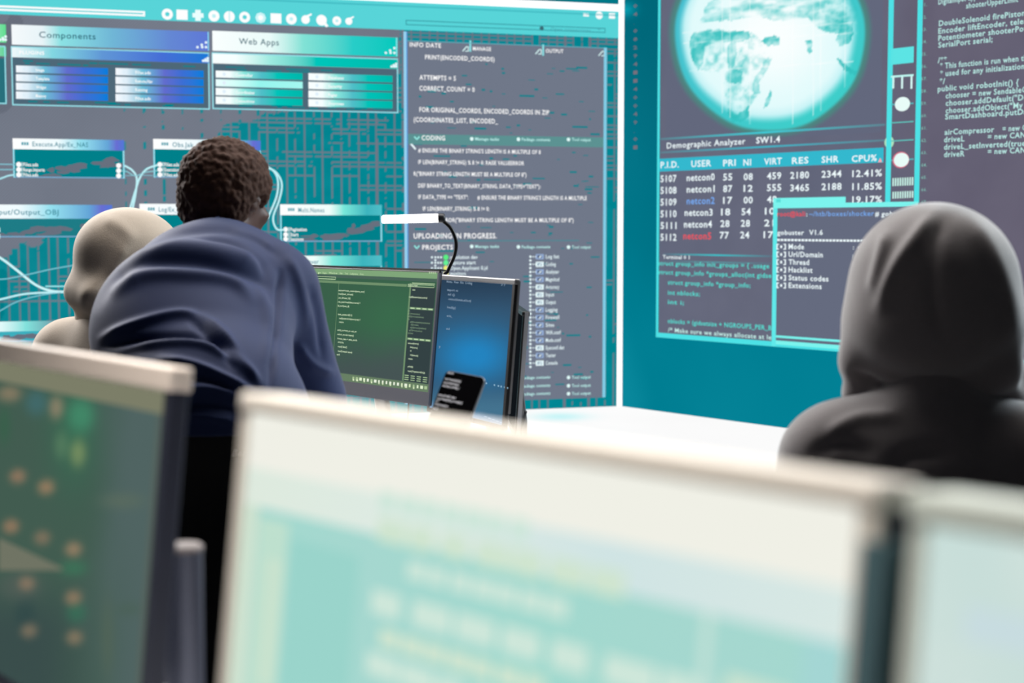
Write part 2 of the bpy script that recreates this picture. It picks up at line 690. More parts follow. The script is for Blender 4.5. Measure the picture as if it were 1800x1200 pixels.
app_panel('app_panel', 373, 54, 699, 66, 190, 0, MIN, MIN2, MIN3, 'Web Apps', (420, 77.5, 490), '',
          [(379, 532, 124, ['Controller', '', 'Coordinates', 'Connections']), (542, 690, 128.5, ['Databases', 'Security', 'Pages', 'Overviews'])],
          special=(379, 1))
L = Layer(BACK, 0.002)
L.rect((-70, 40), (11, 75), [(0, (230, 255, 240)), (.8, (130, 230, 170)), (1, (95, 222, 145))])
L.rect((-70, 80), (11, 99), [(0, (230, 255, 240)), (1, (90, 210, 150))])
L.rect((-70, 100), (10, 181), (40, 112, 124))
L.frame((-71, 78), (12, 183), .008, (150, 225, 235), .001)
dots_corner(L, 0, 70, 5)
L.build('app_panel', wall_back)


def node_panel(name, x0, y0, x1, hy, yb, stops, title, tx, ins=(), outs=(), edge=(150, 225, 240), body=(0, 128, 138)):
    L = Layer(BACK, 0.003)
    k = 0.02
    a0, bt = BACK.ab(x0, y0)
    a1, _ = BACK.ab(x1, y0)
    bh = BACK.ab(x0, hy)[1]
    bb = BACK.ab(x0, yb)[1]
    if yb > hy:
        L.grad_ab(a0, bb, a1, bh, body)
        # grey blotches of the picture inside the panel
        rn = random.Random(x0 * 7 + y0)
        for q in range(26):
            t = rn.random()
            a = a0 + (a1 - a0) * (0.25 + 0.72 * t)
            b = bb + (bh - bb) * min(.9, max(.02, t * .55 + rn.uniform(-.1, .25)))
            w, h = rn.uniform(.02, .09), rn.uniform(.008, .03)
            n = rn.randint(5, 8)
            L.poly_ab([(min(a1, max(a0, a + w * math.cos(2 * math.pi * j / n) * rn.uniform(.5, 1))),
                        min(bh, max(bb, b + h * math.sin(2 * math.pi * j / n) * rn.uniform(.5, 1)))) for j in range(n)], (104, 112, 126), .0003 + q * 1e-5)
        L.rect_ab(a0, bb, a0 + .010, bh, edge, .001)
        L.rect_ab(a1 - .010, bb, a1, bh, edge, .001)
        L.rect_ab(a0, bb, a1, bb + .008, (120, 170, 205), .0008)
    L.grad_ab(a0, bh, a1, bt, stops, .001)
    hgt = bt - bh
    for j in range(3):
        L.rect_ab(a0 + .055 + j * .016, bh + hgt * .38, a0 + .067 + j * .016, bh + hgt * .66, (70, 160, 175), .002)
    if title:
        L.text(tx[:2], tx[2], title, 8 if len(title) < 14 or x0 > 5 else 9, (60, 140, 158), .02, 2, .002)
    for (x, y, w) in ins:
        L.disc((x, y), .017, WHITE, .002, seg=10)
        L.rect((x + 5, y - 4), (x + 6.5, y + 4), (210, 240, 245), .002)
        if w:
            L.text((x + 8, y + 3), x + 8 + len(w) * 2.9, w, 6, WHITE, .035, 2, .002)
    for (x, y) in outs:
        L.disc((x, y), .017, WHITE, .002, seg=10)
    return L.build(name, wall_back)


NV = [(0, WHITE), (.4, (240, 252, 255)), (.6, (150, 225, 240)), (.85, (100, 165, 215)), (.93, (105, 110, 210)), (1, (80, 120, 215))]
NM = [(0, WHITE), (.48, (240, 255, 252)), (.62, (120, 232, 218)), (.85, (60, 180, 190)), (1, (80, 190, 200))]
node_panel('node_panel', 22, 243, 218, 262, 312, NV, 'Execute.App/Ex_NAS', (57, 257, 155), [(33, 289, 'Files.ads'), (33, 298, 'Range.Imports'), (33, 307, 'Files.ads')],
           [(208.5, 291), (208.5, 300), (208.5, 309)])
node_panel('node_panel', 269, 244, 458, 262, 312, NV, 'Obs.Jak', (303, 258, 340), [(281, 289, 'Files.ads'), (281, 298, 'Execution'), (281, 307, 'Files.ads')])
node_panel('node_panel', -80, 359, 197, 384, 417, NV, 'Input/Output_OBJ', (-14, 377, 103), [(-6, 404, ''), (-6, 415, '')], body=(30, 124, 134))
node_panel('node_panel', 245, 358, 452, 377, 420, NV, 'Log/Ex_App', (279, 372, 328))
node_panel('node_panel', 492, 359, 671, 378, 425, NM, 'Multi.Names', (524, 373, 570), [(502, 403, 'Pagination'), (502, 412, 'Start'), (502, 420, 'Sessions')])
node_panel('node_panel', 440, 450, 671, 469, 540, NM, 'Build.Server', (510, 464, 560))
node_panel('node_panel', -120, 567, 99, 585, 604, [(0, WHITE), (.55, (225, 250, 250)), (.75, (130, 225, 220)), (1, (110, 150, 165))], '', None, body=(60, 175, 190))

# light cables that join the node panels
L = Layer(BACK, 0.006)
CB = (190, 240, 246)
for pts, w, c in [
    ([(219, 291), (232, 299), (240, 312), (239, 335), (233, 368)], .013, CB),
    ([(277, 290), (258, 297), (246, 312), (238, 335), (228, 368)], .013, CB),
    ([(277, 300), (255, 303), (238, 309), (224, 302), (214, 300)], .007, (140, 205, 215)),
    ([(277, 309), (250, 308), (214, 309)], .005, (125, 185, 200)),
    ([(458, 290), (478, 298), (488, 316), (486, 345), (470, 384)], .013, CB),
    ([(462, 293), (483, 301), (495, 322), (491, 350), (480, 382), (486, 402), (500, 404)], .013, CB),
    ([(-40, 430), (2, 454), (30, 475), (62, 500), (90, 511), (120, 513)], .016, (205, 246, 250)),
    ([(-30, 530), (0, 526), (40, 517), (80, 514), (120, 513)], .013, (190, 240, 246)),
    ([(-30, 560), (0, 546), (30, 530), (70, 519), (118, 512)], .008, (120, 195, 210)),
    ([(-20, 490), (10, 490), (50, 482), (90, 473), (130, 466)], .008, (120, 195, 210)),
    ([(80, 503), (118, 503)], .010, (150, 225, 232)),
    ([(-30, 288), (26, 289)], .008, (130, 190, 205)),
    ([(-30, 298), (26, 298)], .008, (130, 190, 205)),
    ([(-30, 322), (0, 314), (14, 309), (26, 307)], .012, (170, 225, 235)),
]:
    L.line(pts, w, c, smooth=7)
L.build('link_lines', wall_back)

# code panel: info date, coding, projects
L = Layer(BACK, 0.002)
aL, zT = BACK.ab(714, 70)
aR_, zTr = BACK.ab(1064, 84.5)
zB = BACK.ab(1063, 698)[1]
zT = (zT + zTr) / 2
INF = (112, 120, 137)
L.rect_ab(aL, zB, aR_, zT, INF)
for k in range(150):                              # teal flecks near the writing
    a, b = random.uniform(aL + .05, aR_ - .1), random.uniform(zB + .1, zT - .15)
    w = random.choice((.02, .03, .05, .09)) * random.uniform(.6, 1.4)
    L.rect_ab(a, b, a + w, b + random.choice((.006, .01, .014)), (20, 128, 140), .0004 + k * 2e-6)
L.rect_ab(aL - .02, zB, aL, zT + .06, (150, 210, 240), .001)
L.rect_ab(aL, zB, aL + .008, zT + .06, (90, 150, 215), .001)
L.rect_ab(aR_ - .012, zB, aR_ + .012, zT, (130, 205, 230), .001)
L.rect_ab(aL, zT - .006, aR_, zT, (95, 170, 185), .001)
for x, y in ((825, 82), (953, 89)):
    L.rect((x, y - 11), (x + 3, y + 9), (140, 225, 230), .001)
for x, y in ((820, 87), (948, 92), (1059, 95)):
    L.line([(x - 7, y + 3), (x, y - 5), (x + 3, y - 5), (x + 3, y + 3), (x - 2, y + 3)], .008, (215, 245, 245), .001)
zc0, zc1 = BACK.ab(760, 254)[1], BACK.ab(760, 236)[1]
L.rect_ab(aL, zc0, aR_ - .012, zc1, (92, 146, 146), .0008)
L.rect_ab(aL + .02, BACK.ab(760, 424)[1], aR_ - .2, BACK.ab(760, 422.4)[1], (70, 140, 150), .0008)
panel = L.build('code_panel', wall_back)
L = Layer(BACK, 0.004)
W = (235, 252, 255)
PM = (190, 240, 236)
for x, y, x1, t, cap in [
    (720, 82, 775, 'INFO DATE', 7), (831, 88.5, 863, 'MANAGE', 6), (959, 92.5, 990, 'OUTPUT', 6),
    (747, 104, 869, 'PRINT(ENCODED_COORDS)', 7), (737, 140, 801, 'ATTEMPTS = 5', 7.5), (737, 159, 834, 'CORRECT_COUNT = 0', 7.5),
    (737, 196.5, 965, 'FOR ORIGINAL_COORDS, ENCODED_COORDS IN ZIP', 7.5), (727, 214, 875, '(COORDINATES_LIST, ENCODED_', 7.5),
    (741, 246, 782, 'CODING', 7.5),
    (735, 267.5, 950, "# ENSURE THE BINARY STRING'S LENGTH IS A MULTIPLE OF 8", 6.5),
    (735, 288, 921, 'IF LEN(BINARY_STRING) % 8 != 0: RAISE VALUEERROR', 6.5),
    (727, 308.5, 925, 'R("BINARY STRING LENGTH MUST BE A MULTIPLE OF 8")', 6.5),
    (735, 329.5, 950, 'DEF BINARY_TO_TEXT(BINARY_STRING, DATA_TYPE="TEXT"):', 6.5),
    (735, 349.5, 823, 'IF DATA_TYPE == "TEXT":', 6.5), (839, 350.5, 1031, "# ENSURE THE BINARY STRING'S LENGTH IS A MULTIPLE", 6.5),
    (743, 370, 860, 'IF LEN(BINARY_STRING) % 8 != 0:', 6.5),
    (740, 390, 1008, '= VALUEERROR("BINARY STRING LENGTH MUST BE A MULTIPLE OF 8")', 6.5),
    (727, 419, 873, 'UPLOADING IN PROGRESS.', 8.5), (742, 438.5, 796, 'PROJECTS', 7.5)]:
    L.text((x, y), x1, t, cap * 1.08, WHITE, .028, 2)
for yy in (246.5, 435.5, 667.5, 682, 696):
    for x, x1, t, dy in ((835, 877, 'Manage tasks', 0), (917, 967, 'Package contents', .8), (1005, 1038, 'Tool output', 1.2)):
        if yy > 600:
            dy = -dy * 1.5
        L.text((x, yy + dy), x1, t, 5.2, PM, .04, 1)
        L.disc((x - 6, yy - 2.5 + dy), .014, (225, 252, 250), seg=8)
for y in (243, 434.5):
    L.line([(728, y - 3), (732.5, y + 2), (737, y - 3)], .012, (150, 232, 226))
a, b = BACK.ab(726, 258)
L.poly_ab([(a - .022, b + .018), (a - .008, b + .022), (a + .022, b - .012), (a + .014, b - .022)], W)
# project lists
for i, (t, c) in enumerate([('resolution dev', (90, 240, 130)), ('capture start', (100, 240, 150)), ('Open.Applicant 0.jd', (235, 235, 120)), ('monitors', (240, 240, 110))]):
    y = 452 + i * 9.6
    L.disc((783.5, y), .019, c, .001, seg=12)
    L.text((791, y + 3), 791 + len(t) * 3.45, t, 6.5, W, .025, 2)
    for x in (759, 765, 770, 775):
        if not (i == 3):
            L.disc((x, y), .008, W, seg=6)
    if i < 3:
        L.disc((765, y + 5), .008, W, seg=6)
for i, t in enumerate(['Log list', 'Coding', 'Analyzer', 'Magnitud', 'Accuracy', 'Input', 'Output', 'Logging', 'Firewall', 'Sites', 'Wifi.conf', 'Mode.conf',
                       'Sysconf.dat', 'Tester', 'Console']):
    y = 451 + i * 13.35
    a, b = BACK.ab(948.5, y)
    lit = i in (1, 4, 5, 6, 12, 14)
    L.rect_ab(a - .030, b - .019, a + .030, b + .019, (235, 252, 255) if lit else (150, 175, 215), .0005)
    L.rect_ab(a - .019, b - .011, a + .016, b + .011, (150, 175, 190) if lit else (80, 92, 118), .001)
    L.poly_ab([(a - .012, b - .008), (a + .004, b - .008), (a + .014, b + .008), (a + .006, b + .008)], (235, 250, 255), .0015)
    L.text((959, y + 3), 959 + len(t) * 2.95, t, 6.5, W, .025, 2)
    for k in range(2):
        L.disc((932, y + k * 6.6), .0095, W, seg=6)
    for x in (937, 941):
        L.disc((x, y), .0055, W, seg=6)
L.build('lettering', panel)
# LED columns of the thin rule right of the code panel

# ------------------------------------------------------------------ what the right wall shows
CY = (78, 226, 230)
CY2 = (124, 244, 238)
L = Layer(SIDE, 0.003)
a0, zb = SIDE.ab(1155.5, 589)
a_end = SIDE.ab(1486, 600)[0]
zt = HW - 0.05
a_code = LR - 0.4


def side_bg(A, B):
    px, py = pix_of(SIDE, A, B)
    n = fbm(A * 0.8, B * 0.8, 41)
    n2 = fbm(A * 5, B * 5, 42)
    c = mixc((97, 102, 124), (104, 106, 124), .5 + .5 * n)
    c = c + sstep(1480, 1640, px)[..., None] * np.array((2, -6, -8.0))
    c = c + (n2 * 4)[..., None]
    return c


raster(SIDE, a0 + .015, a_code, zb, zt, 0.035, side_bg, 'desktop_picture', wall_right, h=0.002)
w = 0.024
L.rect_ab(a0 - .012, zb - .012, a0 + w - .012, zt, CY)
L.rect_ab(a0 - .012, zb - .014, a_end + 1.9, zb + .02, CY, .0005)
frame_ = L.build('window_frame', wall_right)

# globe


def inpoly(x, y, P):
    r = np.zeros(x.shape, bool)
    n = len(P)
    for i in range(n):
        x0, y0 = P[i]
        x1, y1 = P[(i + 1) % n]
        c = ((y0 > y) != (y1 > y)) & (x < (x1 - x0) * (y - y0) / (y1 - y0 + 1e-9) + x0)
        r ^= c
    return r


AFRICA_N = [(1214, 66), (1222, 56), (1250, 52), (1290, 58), (1318, 54), (1320, 66), (1298, 73), (1262, 74), (1240, 82), (1236, 110), (1228, 124), (1220, 112), (1213, 90)]
AFRICA_M = [(1280, 78), (1293, 72), (1296, 95), (1290, 120), (1306, 126), (1304, 146), (1282, 146), (1274, 138), (1280, 118), (1278, 96)]
AFRICA_E = [(1338, 118), (1350, 102), (1358, 102), (1346, 126), (1334, 146), (1336, 162), (1324, 168), (1324, 146), (1330, 130)]
AFRICA_S = [(1280, 190), (1296, 200), (1312, 192), (1318, 184), (1316, 204), (1304, 214), (1288, 216), (1282, 204)]
MADAG = [(1346, 172), (1356, 158), (1358, 164), (1350, 188), (1343, 190)]
ARABIA = [(1340, 74), (1346, 66), (1362, 62), (1373, 66), (1370, 78), (1352, 82)]
INDIA = [(1416, 72), (1428, 70), (1428, 92), (1423, 96)]
SEASIA = [(1470, 70), (1476, 55), (1490, 40), (1500, 50), (1502, 62), (1492, 78), (1476, 80)]
INDON = [(1470, 100), (1480, 106), (1492, 118), (1508, 126), (1502, 131), (1484, 124)]
AFRICA_ALL = [(1216, 62), (1250, 50), (1300, 56), (1330, 60), (1344, 84), (1360, 100), (1348, 126), (1334, 148), (1334, 165), (1322, 184), (1312, 206), (1290, 216), (1280, 196), (1272, 150), (1266, 128), (1232, 124), (1213, 96)]
EUROPE = [(1230, 40), (1246, 5), (1270, -20), (1330, -75), (1420, -80), (1490, -20), (1510, 20), (1500, 50), (1470, 60), (1440, 52), (1420, 30), (1380, 38), (1330, 30), (1300, 34), (1262, 38)]


def globe_picture(A, B):
    px, py = pix_of(SIDE, A, B)
    cx, cy, rx, ry = 1354, 62, 171, 172
    dx, dy = (px - cx) / rx, (py - cy) / ry
    ang = np.arctan2(dy, dx)
    d = np.sqrt(dx ** 2 + dy ** 2) + 0.004 * np.sin(ang * 9)
    n = fbm(A * 7, B * 12, 51, 5)
    n2 = fbm(A * 22, B * 30, 52, 3)
    core = mixc((250, 255, 255), (226, 251, 252), sstep(.1, .8, d))
    # broad cyan rim, wider and greener to the lower right
    lr = np.clip(.5 + .5 * np.cos(ang - 0.9), 0, 1)
    c = mixc(core, np.zeros(3) + (188, 240, 244), sstep(.80 - .1 * lr, .93 - .05 * lr, d))
    rim = mixc(np.zeros(px.shape + (3,)) + (72, 190, 208), np.zeros(3) + (62, 206, 202), lr)
    k = sstep(.88 - .08 * lr, .96 - .05 * lr, d)[..., None]
    c = c * (1 - k) + rim * k
    k = sstep(.955, 1.0, d)[..., None]
    c = c * (1 - k) + np.array((78, 132, 128), float) * k
    land = np.zeros(px.shape)
    jx, jy = px + 3 * n2, py + 3 * n2
    for P, s in ((AFRICA_N, .9), (AFRICA_M, .8), (AFRICA_E, .75), (AFRICA_S, .9), (MADAG, .7), (ARABIA, .85), (INDIA, .85), (SEASIA, .95), (INDON, .9)):
        land = np.maximum(land, inpoly(jx, jy, P) * s)
    land = np.maximum(land, inpoly(jx, jy, AFRICA_ALL) * np.clip(.18 + .55 * n2 + .3 * n, 0, .8))
    eu = inpoly(jx, jy, EUROPE)
    streak = fbm(A * 6 + B * 3, B * 24, 55, 4)
    land = np.maximum(land, eu * np.clip(.42 + .9 * streak + .25 * sstep(1380, 1490, px), 0, 1))
    land = land * np.clip(.7 + .9 * n + .5 * n2, 0, 1) * (d < .97)
    c = c * (1 - land[..., None]) + np.array((50, 190, 188), float) * land[..., None]
    # outer glow on the grey ground
    bg = np.array((99, 104, 125), float)
    k = sstep(1.0, 1.07, d)[..., None]
    c = c * (1 - k) + bg * k
    # graticule
    for gx in (1270, 1284, 1319, 1394, 1430, 1443, 1486):
        g = np.exp(-((px - gx) / 0.9) ** 2) * .5 * (d < .93)
        c = c * (1 - g[..., None]) + 255 * g[..., None]
    for gy in (54, 72, 122):
        g = np.exp(-((py - gy - (1270 - px) * .06) / 0.9) ** 2) * .5 * (d < .9)
        c = c * (1 - g[..., None]) + 255 * g[..., None]
    return c


ga0, gz0 = SIDE.ab(1172, 100)[0], SIDE.ab(1340, 244.5)[1]
ga1 = SIDE.ab(1552, 60)[0]
raster(SIDE, ga0, ga1, gz0 + .0, min(HW - .06, SIDE.ab(1354, -121)[1]), 0.009, globe_picture, 'globe_picture', wall_right, h=0.0032)

# process table and strips
L = Layer(SIDE, 0.004)
al = a0 + .014
ar = SIDE.ab(1557, 100)[0]


def hline(y_left, th, c0, c1, x0=1160, x1=1556, h=0.0):
    b = SIDE.ab(x0, y_left)[1]
    aa, ab_ = SIDE.ab(x0, y_left)[0], SIDE.ab(x1, y_left)[0]
    L.grad_ab(aa, b - th / 2, ab_, b + th / 2, [(0, c0), (.5, c1), (1, c0)], h)


hline(244.5, .014, (95, 130, 145), (64, 200, 212), 1162)
hline(268, .012, (95, 130, 145), (64, 180, 200), 1162)
b0, b1 = SIDE.ab(1160, 301.5)[1], SIDE.ab(1160, 279)[1]
L.rect_ab(al, b0, ar, b1, (52, 184, 206))
hline(446.5, .012, (96, 110, 130), (60, 190, 200), 1166, 1362)
hline(458.5, .010, (96, 110, 130), (90, 150, 160), 1166, 1362)
table = L.build('process_table', wall_right)
L = Layer(SIDE, 0.005)
W = (240, 252, 255)
L.text((1173, 261), 1311, 'Demographic Analyzer', 10, W, .02, 2)
L.text((1330, 252), 1372, 'SW1.4', 10.5, W, .035, 2)
for x, y, x1, t in [(1162, 295.5, 1194, 'P.I.D.'), (1216, 293.5, 1251, 'USER'), (1272, 292, 1294, 'PRI'), (1307.5, 291, 1321, 'NI'), (1344, 289.5, 1375, 'VIRT'),
                    (1393, 288, 1422, 'RES'), (1445, 286, 1475, 'SHR'), (1498, 284.5, 1542, 'CPU%')]:
    L.text((x, y), x1, t, 11, W, .03, 2)
a, b = SIDE.ab(1548, 281)
L.poly_ab([(a - .016, b - .014), (a + .016, b - .014), (a, b + .014)], (250, 170, 175))
rows = [('5107', 'netcon0', '55', '08', '459', '2180', '2344', '12.41%'), ('5108', 'netcon1', '87', '12', '555', '3465', '2188', '11.85%'),
        ('5109', 'netcon2', '17', '00', '48', '', '', '19.17%'), ('5110', 'netcon3', '18', '54', '10', '', '', ''),
        ('5111', 'netcon4', '28', '28', '21', '', '', ''), ('5112', 'netcon5', '77', '24', '17', '', '', '')]
xs = [(1162, 1190), (1208, 1257), (1272, 1288), (1308, 1324), (1349, 1374), (1390, 1423), (1445, 1480), (1499, 1551)]
y0s = [320, 318, 317, 316.5, 315, 314, 312, 311]
dys = [20.5, 20.4, 20.4, 20.4, 20.6, 22, 22, 22.8]
for r, row in enumerate(rows):
    for k, t in enumerate(row):
        if not t:
            continue
        c = W
        if k == 1 and r == 2:
            c = (120, 170, 240)
        if k == 1 and r == 5:
            c = (235, 85, 95)
        sh = -1.2 * r if k in (1, 2, 3, 4) and r > 2 else 0
        L.text((xs[k][0] + sh, y0s[k] + dys[k] * r), xs[k][1] + sh - (8 if t in ('48', '10', '21', '17') and k == 4 else 0), t, 11.5, c, .03, 2)
L.text((1166, 454.5), 1213, 'Terminal 0 1', 6.5, W, .03, 1)
CG = (86, 224, 214)
for x, y, x1, t, c in [(1158, 466, 1353, 'struct group_info init_groups = { .usage', CG), (1158, 481.5, 1357, 'struct group_info *groups_alloc(int gidse', CG),
                       (1175, 499.5, 1320, 'struct group_info *group_info;', CG), (1175, 517.5, 1231, 'int nblocks;', CG), (1175, 534, 1203, 'int i;', CG),
                       (1175, 567.5, 1357, 'nblocks = (gidsetsize + NGROUPS_PER_B', CG), (1175, 583, 1357, '/* Make sure we always allocate at le', (200, 240, 235))]:
    L.text((x, y), x1, t, 7.5, c, .025, 2)
L.build('lettering', table)

# side rails with gauges
L = Layer(SIDE, 0.006)
for x in (1557, 1607.5):
    aa, bb = SIDE.ab(x, 357)
    ab2 = SIDE.ab(x + 9, 357)[0]
    L.rect_ab(aa, bb, ab2, zt, CY)
L.rect((1567, 86), (1607, 110), (92, 228, 228))
L.line([(1567, 135), (1607, 132)], .012, (190, 245, 240))
for x in (1571.5, 1587, 1603.5):
    aa, bb = SIDE.ab(x, 134)
    L.rect_ab(aa - .007, bb - .075, aa + .007, bb, (215, 248, 245))
for y in (183, 281):
    L.line([(1567, y + 1), (1607, y - 1.5)], .007, (85, 190, 195))
    if y == 281:
        L.disc((1584.5, y), .062, (215, 110, 135), .0004, seg=24, ry=.050)
    L.disc((1587.5 if y < 200 else 1585.5, y), .056, (232, 252, 248), .0008, seg=24, ry=.043)
for y in (216, 248):
    L.line([(1567, y), (1607, y - 2.5)], .007, (95, 195, 190))
L.disc((1564, 250), .036, (175, 225, 190), -.0005, seg=18)
for y0_, y1_ in ((313, 327), (337, 349)):
    for k in range(9):
        x = 1570 + k * 4.25
        L.rect((x, y0_ - k * .2), (x + 2.2, y1_ - k * .2), (205, 246, 235))
for k in range(8):
    L.disc((1571 + k * 4.6, 357.5), .007, (120, 230, 220), seg=6)
L.build('gauge_rails', wall_right)

# overlapping terminal window
L = Layer(SIDE, 0.008)
tb0 = SIDE.ab(1366, 597)[1]
tb1 = SIDE.ab(1366, 366)[1]
ta0, ta1 = SIDE.ab(1359, 500)[0], SIDE.ab(1615, 400)[0]
L.rect_ab(ta0, tb0, ta1, tb1, (101, 107, 127))
aw = SIDE.ab(1366.5, 500)[0]
L.rect_ab(ta0, zb - .012, aw, tb1 + .02, (96, 234, 234), .0006)
L.rect_ab(SIDE.ab(1608, 400)[0], SIDE.ab(1608, 380)[1], ta1, tb1 + .03, (96, 234, 234), .0006)
L.rect_ab(ta0, tb1, ta1, SIDE.ab(1366, 358)[1], CY2, .0007)
L.rect_ab(ta0, tb1, SIDE.ab(1488, 352)[0], SIDE.ab(1366, 348)[1], CY2, .0008)
L.rect_ab(SIDE.ab(1366, 352)[0], SIDE.ab(1370, 355.5)[1], SIDE.ab(1374, 352)[0], SIDE.ab(1370, 350)[1], (88, 220, 216), .0012)
for p, q in ((589, 593), (598, 605)):
    L.rect_ab(aw, SIDE.ab(1367, q)[1], a_end, SIDE.ab(1367, p)[1], CY2, .0007)
term = L.build('terminal_window', wall_right)
L = Layer(SIDE, 0.010)
for x, y, x1, t, cap, c, bo in [
    (1368, 380, 1417, 'root@kali', 8, (232, 80, 92), .03), (1419, 380, 1421, ':', 7, W, .03), (1424, 380, 1538, '~/htb/boxes/shocker', 8.5, (120, 170, 238), .015),
    (1540, 380, 1547, '#', 8.5, W, .03), (1551, 380, 1604, 'gobuster', 8.5, W, .03),
    (1368, 412.5, 1415, 'gobuster', 8, W, .03), (1424, 412.5, 1448, 'V1.6', 8.5, W, .03),
    (1388, 437.5, 1415, 'Mode', 9, W, .03), (1388, 451, 1448, 'Url/Domain', 9, W, .03), (1388, 464.5, 1424, 'Thread', 9, W, .03),
    (1388, 478, 1430, 'Hacklist', 9, W, .03), (1388, 492, 1458, 'Status codes', 9, W, .03), (1388, 505.5, 1446, 'Extensions', 9, W, .03),
    (1501, 438, 1503, ':', 7, W, .02), (1510, 438, 1530, 'dir', 8, W, .02), (1500, 452.5, 1502, ':', 7, W, .02), (1510, 452.5, 1540, 'https', 8, W, .02),
    (1501, 466.5, 1503, ':', 7, W, .02), (1500, 480.5, 1502, ':', 7, W, .02), (1499, 495, 1501, ':', 7, W, .02), (1499, 509, 1501, ':', 7, W, .02)]:
    L.text((x, y), x1, t, cap, c, bo, 2)
for y in (437.5, 451, 464.5, 478, 492, 505.5):
    a, b = SIDE.ab(1375, y - 4)
    for sg in (-1, 1):
        L.rect_ab(a + sg * .036 - .005, b - .019, a + sg * .036 + .005, b + .019, W)
        for e in (-.019, .012):
            L.rect_ab(min(a + sg * .036, a + sg * .020), b + e, max(a + sg * .036, a + sg * .020), b + e + .007, W, .0002)
    L.disc((1375, y - 4), .010, W, .0003, seg=8)
for k in range(26):
    x = 1368 + k * 6.1
    L.rect((x, 419.7 + k * .06), (x + 4.6, 423.4 + k * .06), W)
L.build('lettering', term)

# source code on the far right, with its line numbers
L = Layer(SIDE, 0.004)
M1, M2 = (186, 232, 228), (130, 190, 180)
for x, y, x1, t in [(1650, 8, 1742, 'DigitalInput upperLim'), (1699, 15, 1790, 'shooterUpperLimit'), (1651, 46, 1806, 'DoubleSolenoid firePiston;'),
                    (1650, 59.5, 1812, 'Encoder liftEncoder, telesc'), (1650, 72, 1808, 'Potentiometer shooterPot;'), (1650, 84, 1745, 'SerialPort serial;'),
                    (1649, 111, 1665, '/**'), (1653, 121, 1812, '* This function is run when the'), (1653, 134.5, 1812, '* used for any initialization c'), (1652, 148, 1662, '*/'),
                    (1649, 161, 1791, 'public void robotInit() {'), (1663, 173, 1812, 'chooser = new SendableCh'), (1663, 186, 1812, 'chooser.addDefault("Def'),
                    (1663, 199, 1812, 'chooser.addObject("My A'), (1662, 210, 1812, 'SmartDashboard.putDat'),
                    (1661, 237, 1748, 'airCompressor'), (1763, 231, 1812, '= new Co'), (1660, 250, 1696, 'driveL'), (1737, 245, 1812, '= new CANT'),
                    (1660, 263, 1812, 'driveL_setInverted(true);'), (1660, 276, 1696, 'driveR'), (1737, 271, 1812, '= new CANT')]:
    L.text((x, y), x1, t, 9.5, M1, .03, 2)
for k in range(17):
    L.text((1620, 12 + k * 21.6), 1630, '%d.' % (51 + k), 5.5, M2, .02, 1)
L.build('source_code', wall_right)
# faint column of figures beside the corner
L = Layer(SIDE, 0.004)
for k, t in enumerate('04.082941140049.01'):
    y = 14 + k * 14.6
    L.text((1114, y), 1121 if t != '.' else 1117, t, 6 if t != '.' else 1.5, (120, 112, 124), .03, 1)
L.build('figure_column', wall_right)

# ------------------------------------------------------------------ desks, monitors, lamp, phone
M_DARK = pbr('charcoal_plastic', (38, 40, 46), 0.45)
M_BEZ = pbr('grey_bezel', (98, 101, 112), 0.4)
M_BLK = pbr('black_plastic', (14, 14, 16), 0.4)
M_SILV = pbr('brushed_metal', (150, 150, 152), 0.35, metal=0.8)
M_CREAM = pbr('pale_plastic', (228, 222, 212), 0.5)
M_NAVY = pbr('slate_plastic', (52, 56, 72), 0.45)
M_DESK = pbr('white_laminate', (235, 236, 238), 0.25)
M_LEG = pbr('painted_steel', (150, 150, 152), 0.4, metal=0.3)


def make_desk(label, a0, a1, c0, c1, A, B, zt, leg_in=0.12):
    """desk with its top from a0..a1 along A and c0..c1 along B"""
    ctr = A * (a0 + a1) / 2 + B * (c0 + c1) / 2
    d = empty('desk', (ctr[0], ctr[1], 0), label, 'desk')
    v, f = box(ctr + Z3 * (zt - .0125), A, B, Z3, (a1 - a0) / 2, (c1 - c0) / 2, .0125)
    obj('desk_top', v, f, M_DESK, d, bevel=.003)
    for a in (a0 + leg_in, a1 - leg_in):
        for c in (c0 + .06, c1 - .06):
            p = A * a + B * c
            v, f = box(p + Z3 * (zt - .025) / 2, A, B, Z3, .025, .025, (zt - .025) / 2)
            obj('leg', v, f, M_LEG, d, bevel=.003)
    for a in (a0 + leg_in, a1 - leg_in):
        p = A * a + B * (c0 + c1) / 2
        v, f = box(p + Z3 * (zt - .05), A, B, Z3, .018, (c1 - c0) / 2 - .086, .02)
        obj('crossbar', v, f, M_LEG, d)
    return d


A1, B1 = norm((-.3, .954, 0)), norm((.954, .3, 0))
DZ = 0.72
make_desk('white desk behind the man with two upright monitors, phone and lit lamp on it', 2.70, 4.78, .60, 1.39, A1, B1, DZ)
A2, B2 = norm((.6, -.8, 0)), norm((.8, .6, 0))
make_desk('white desk in the foreground under the row of blurred monitors', -1.9, 0.24, .18, .86, A2, B2, DZ)


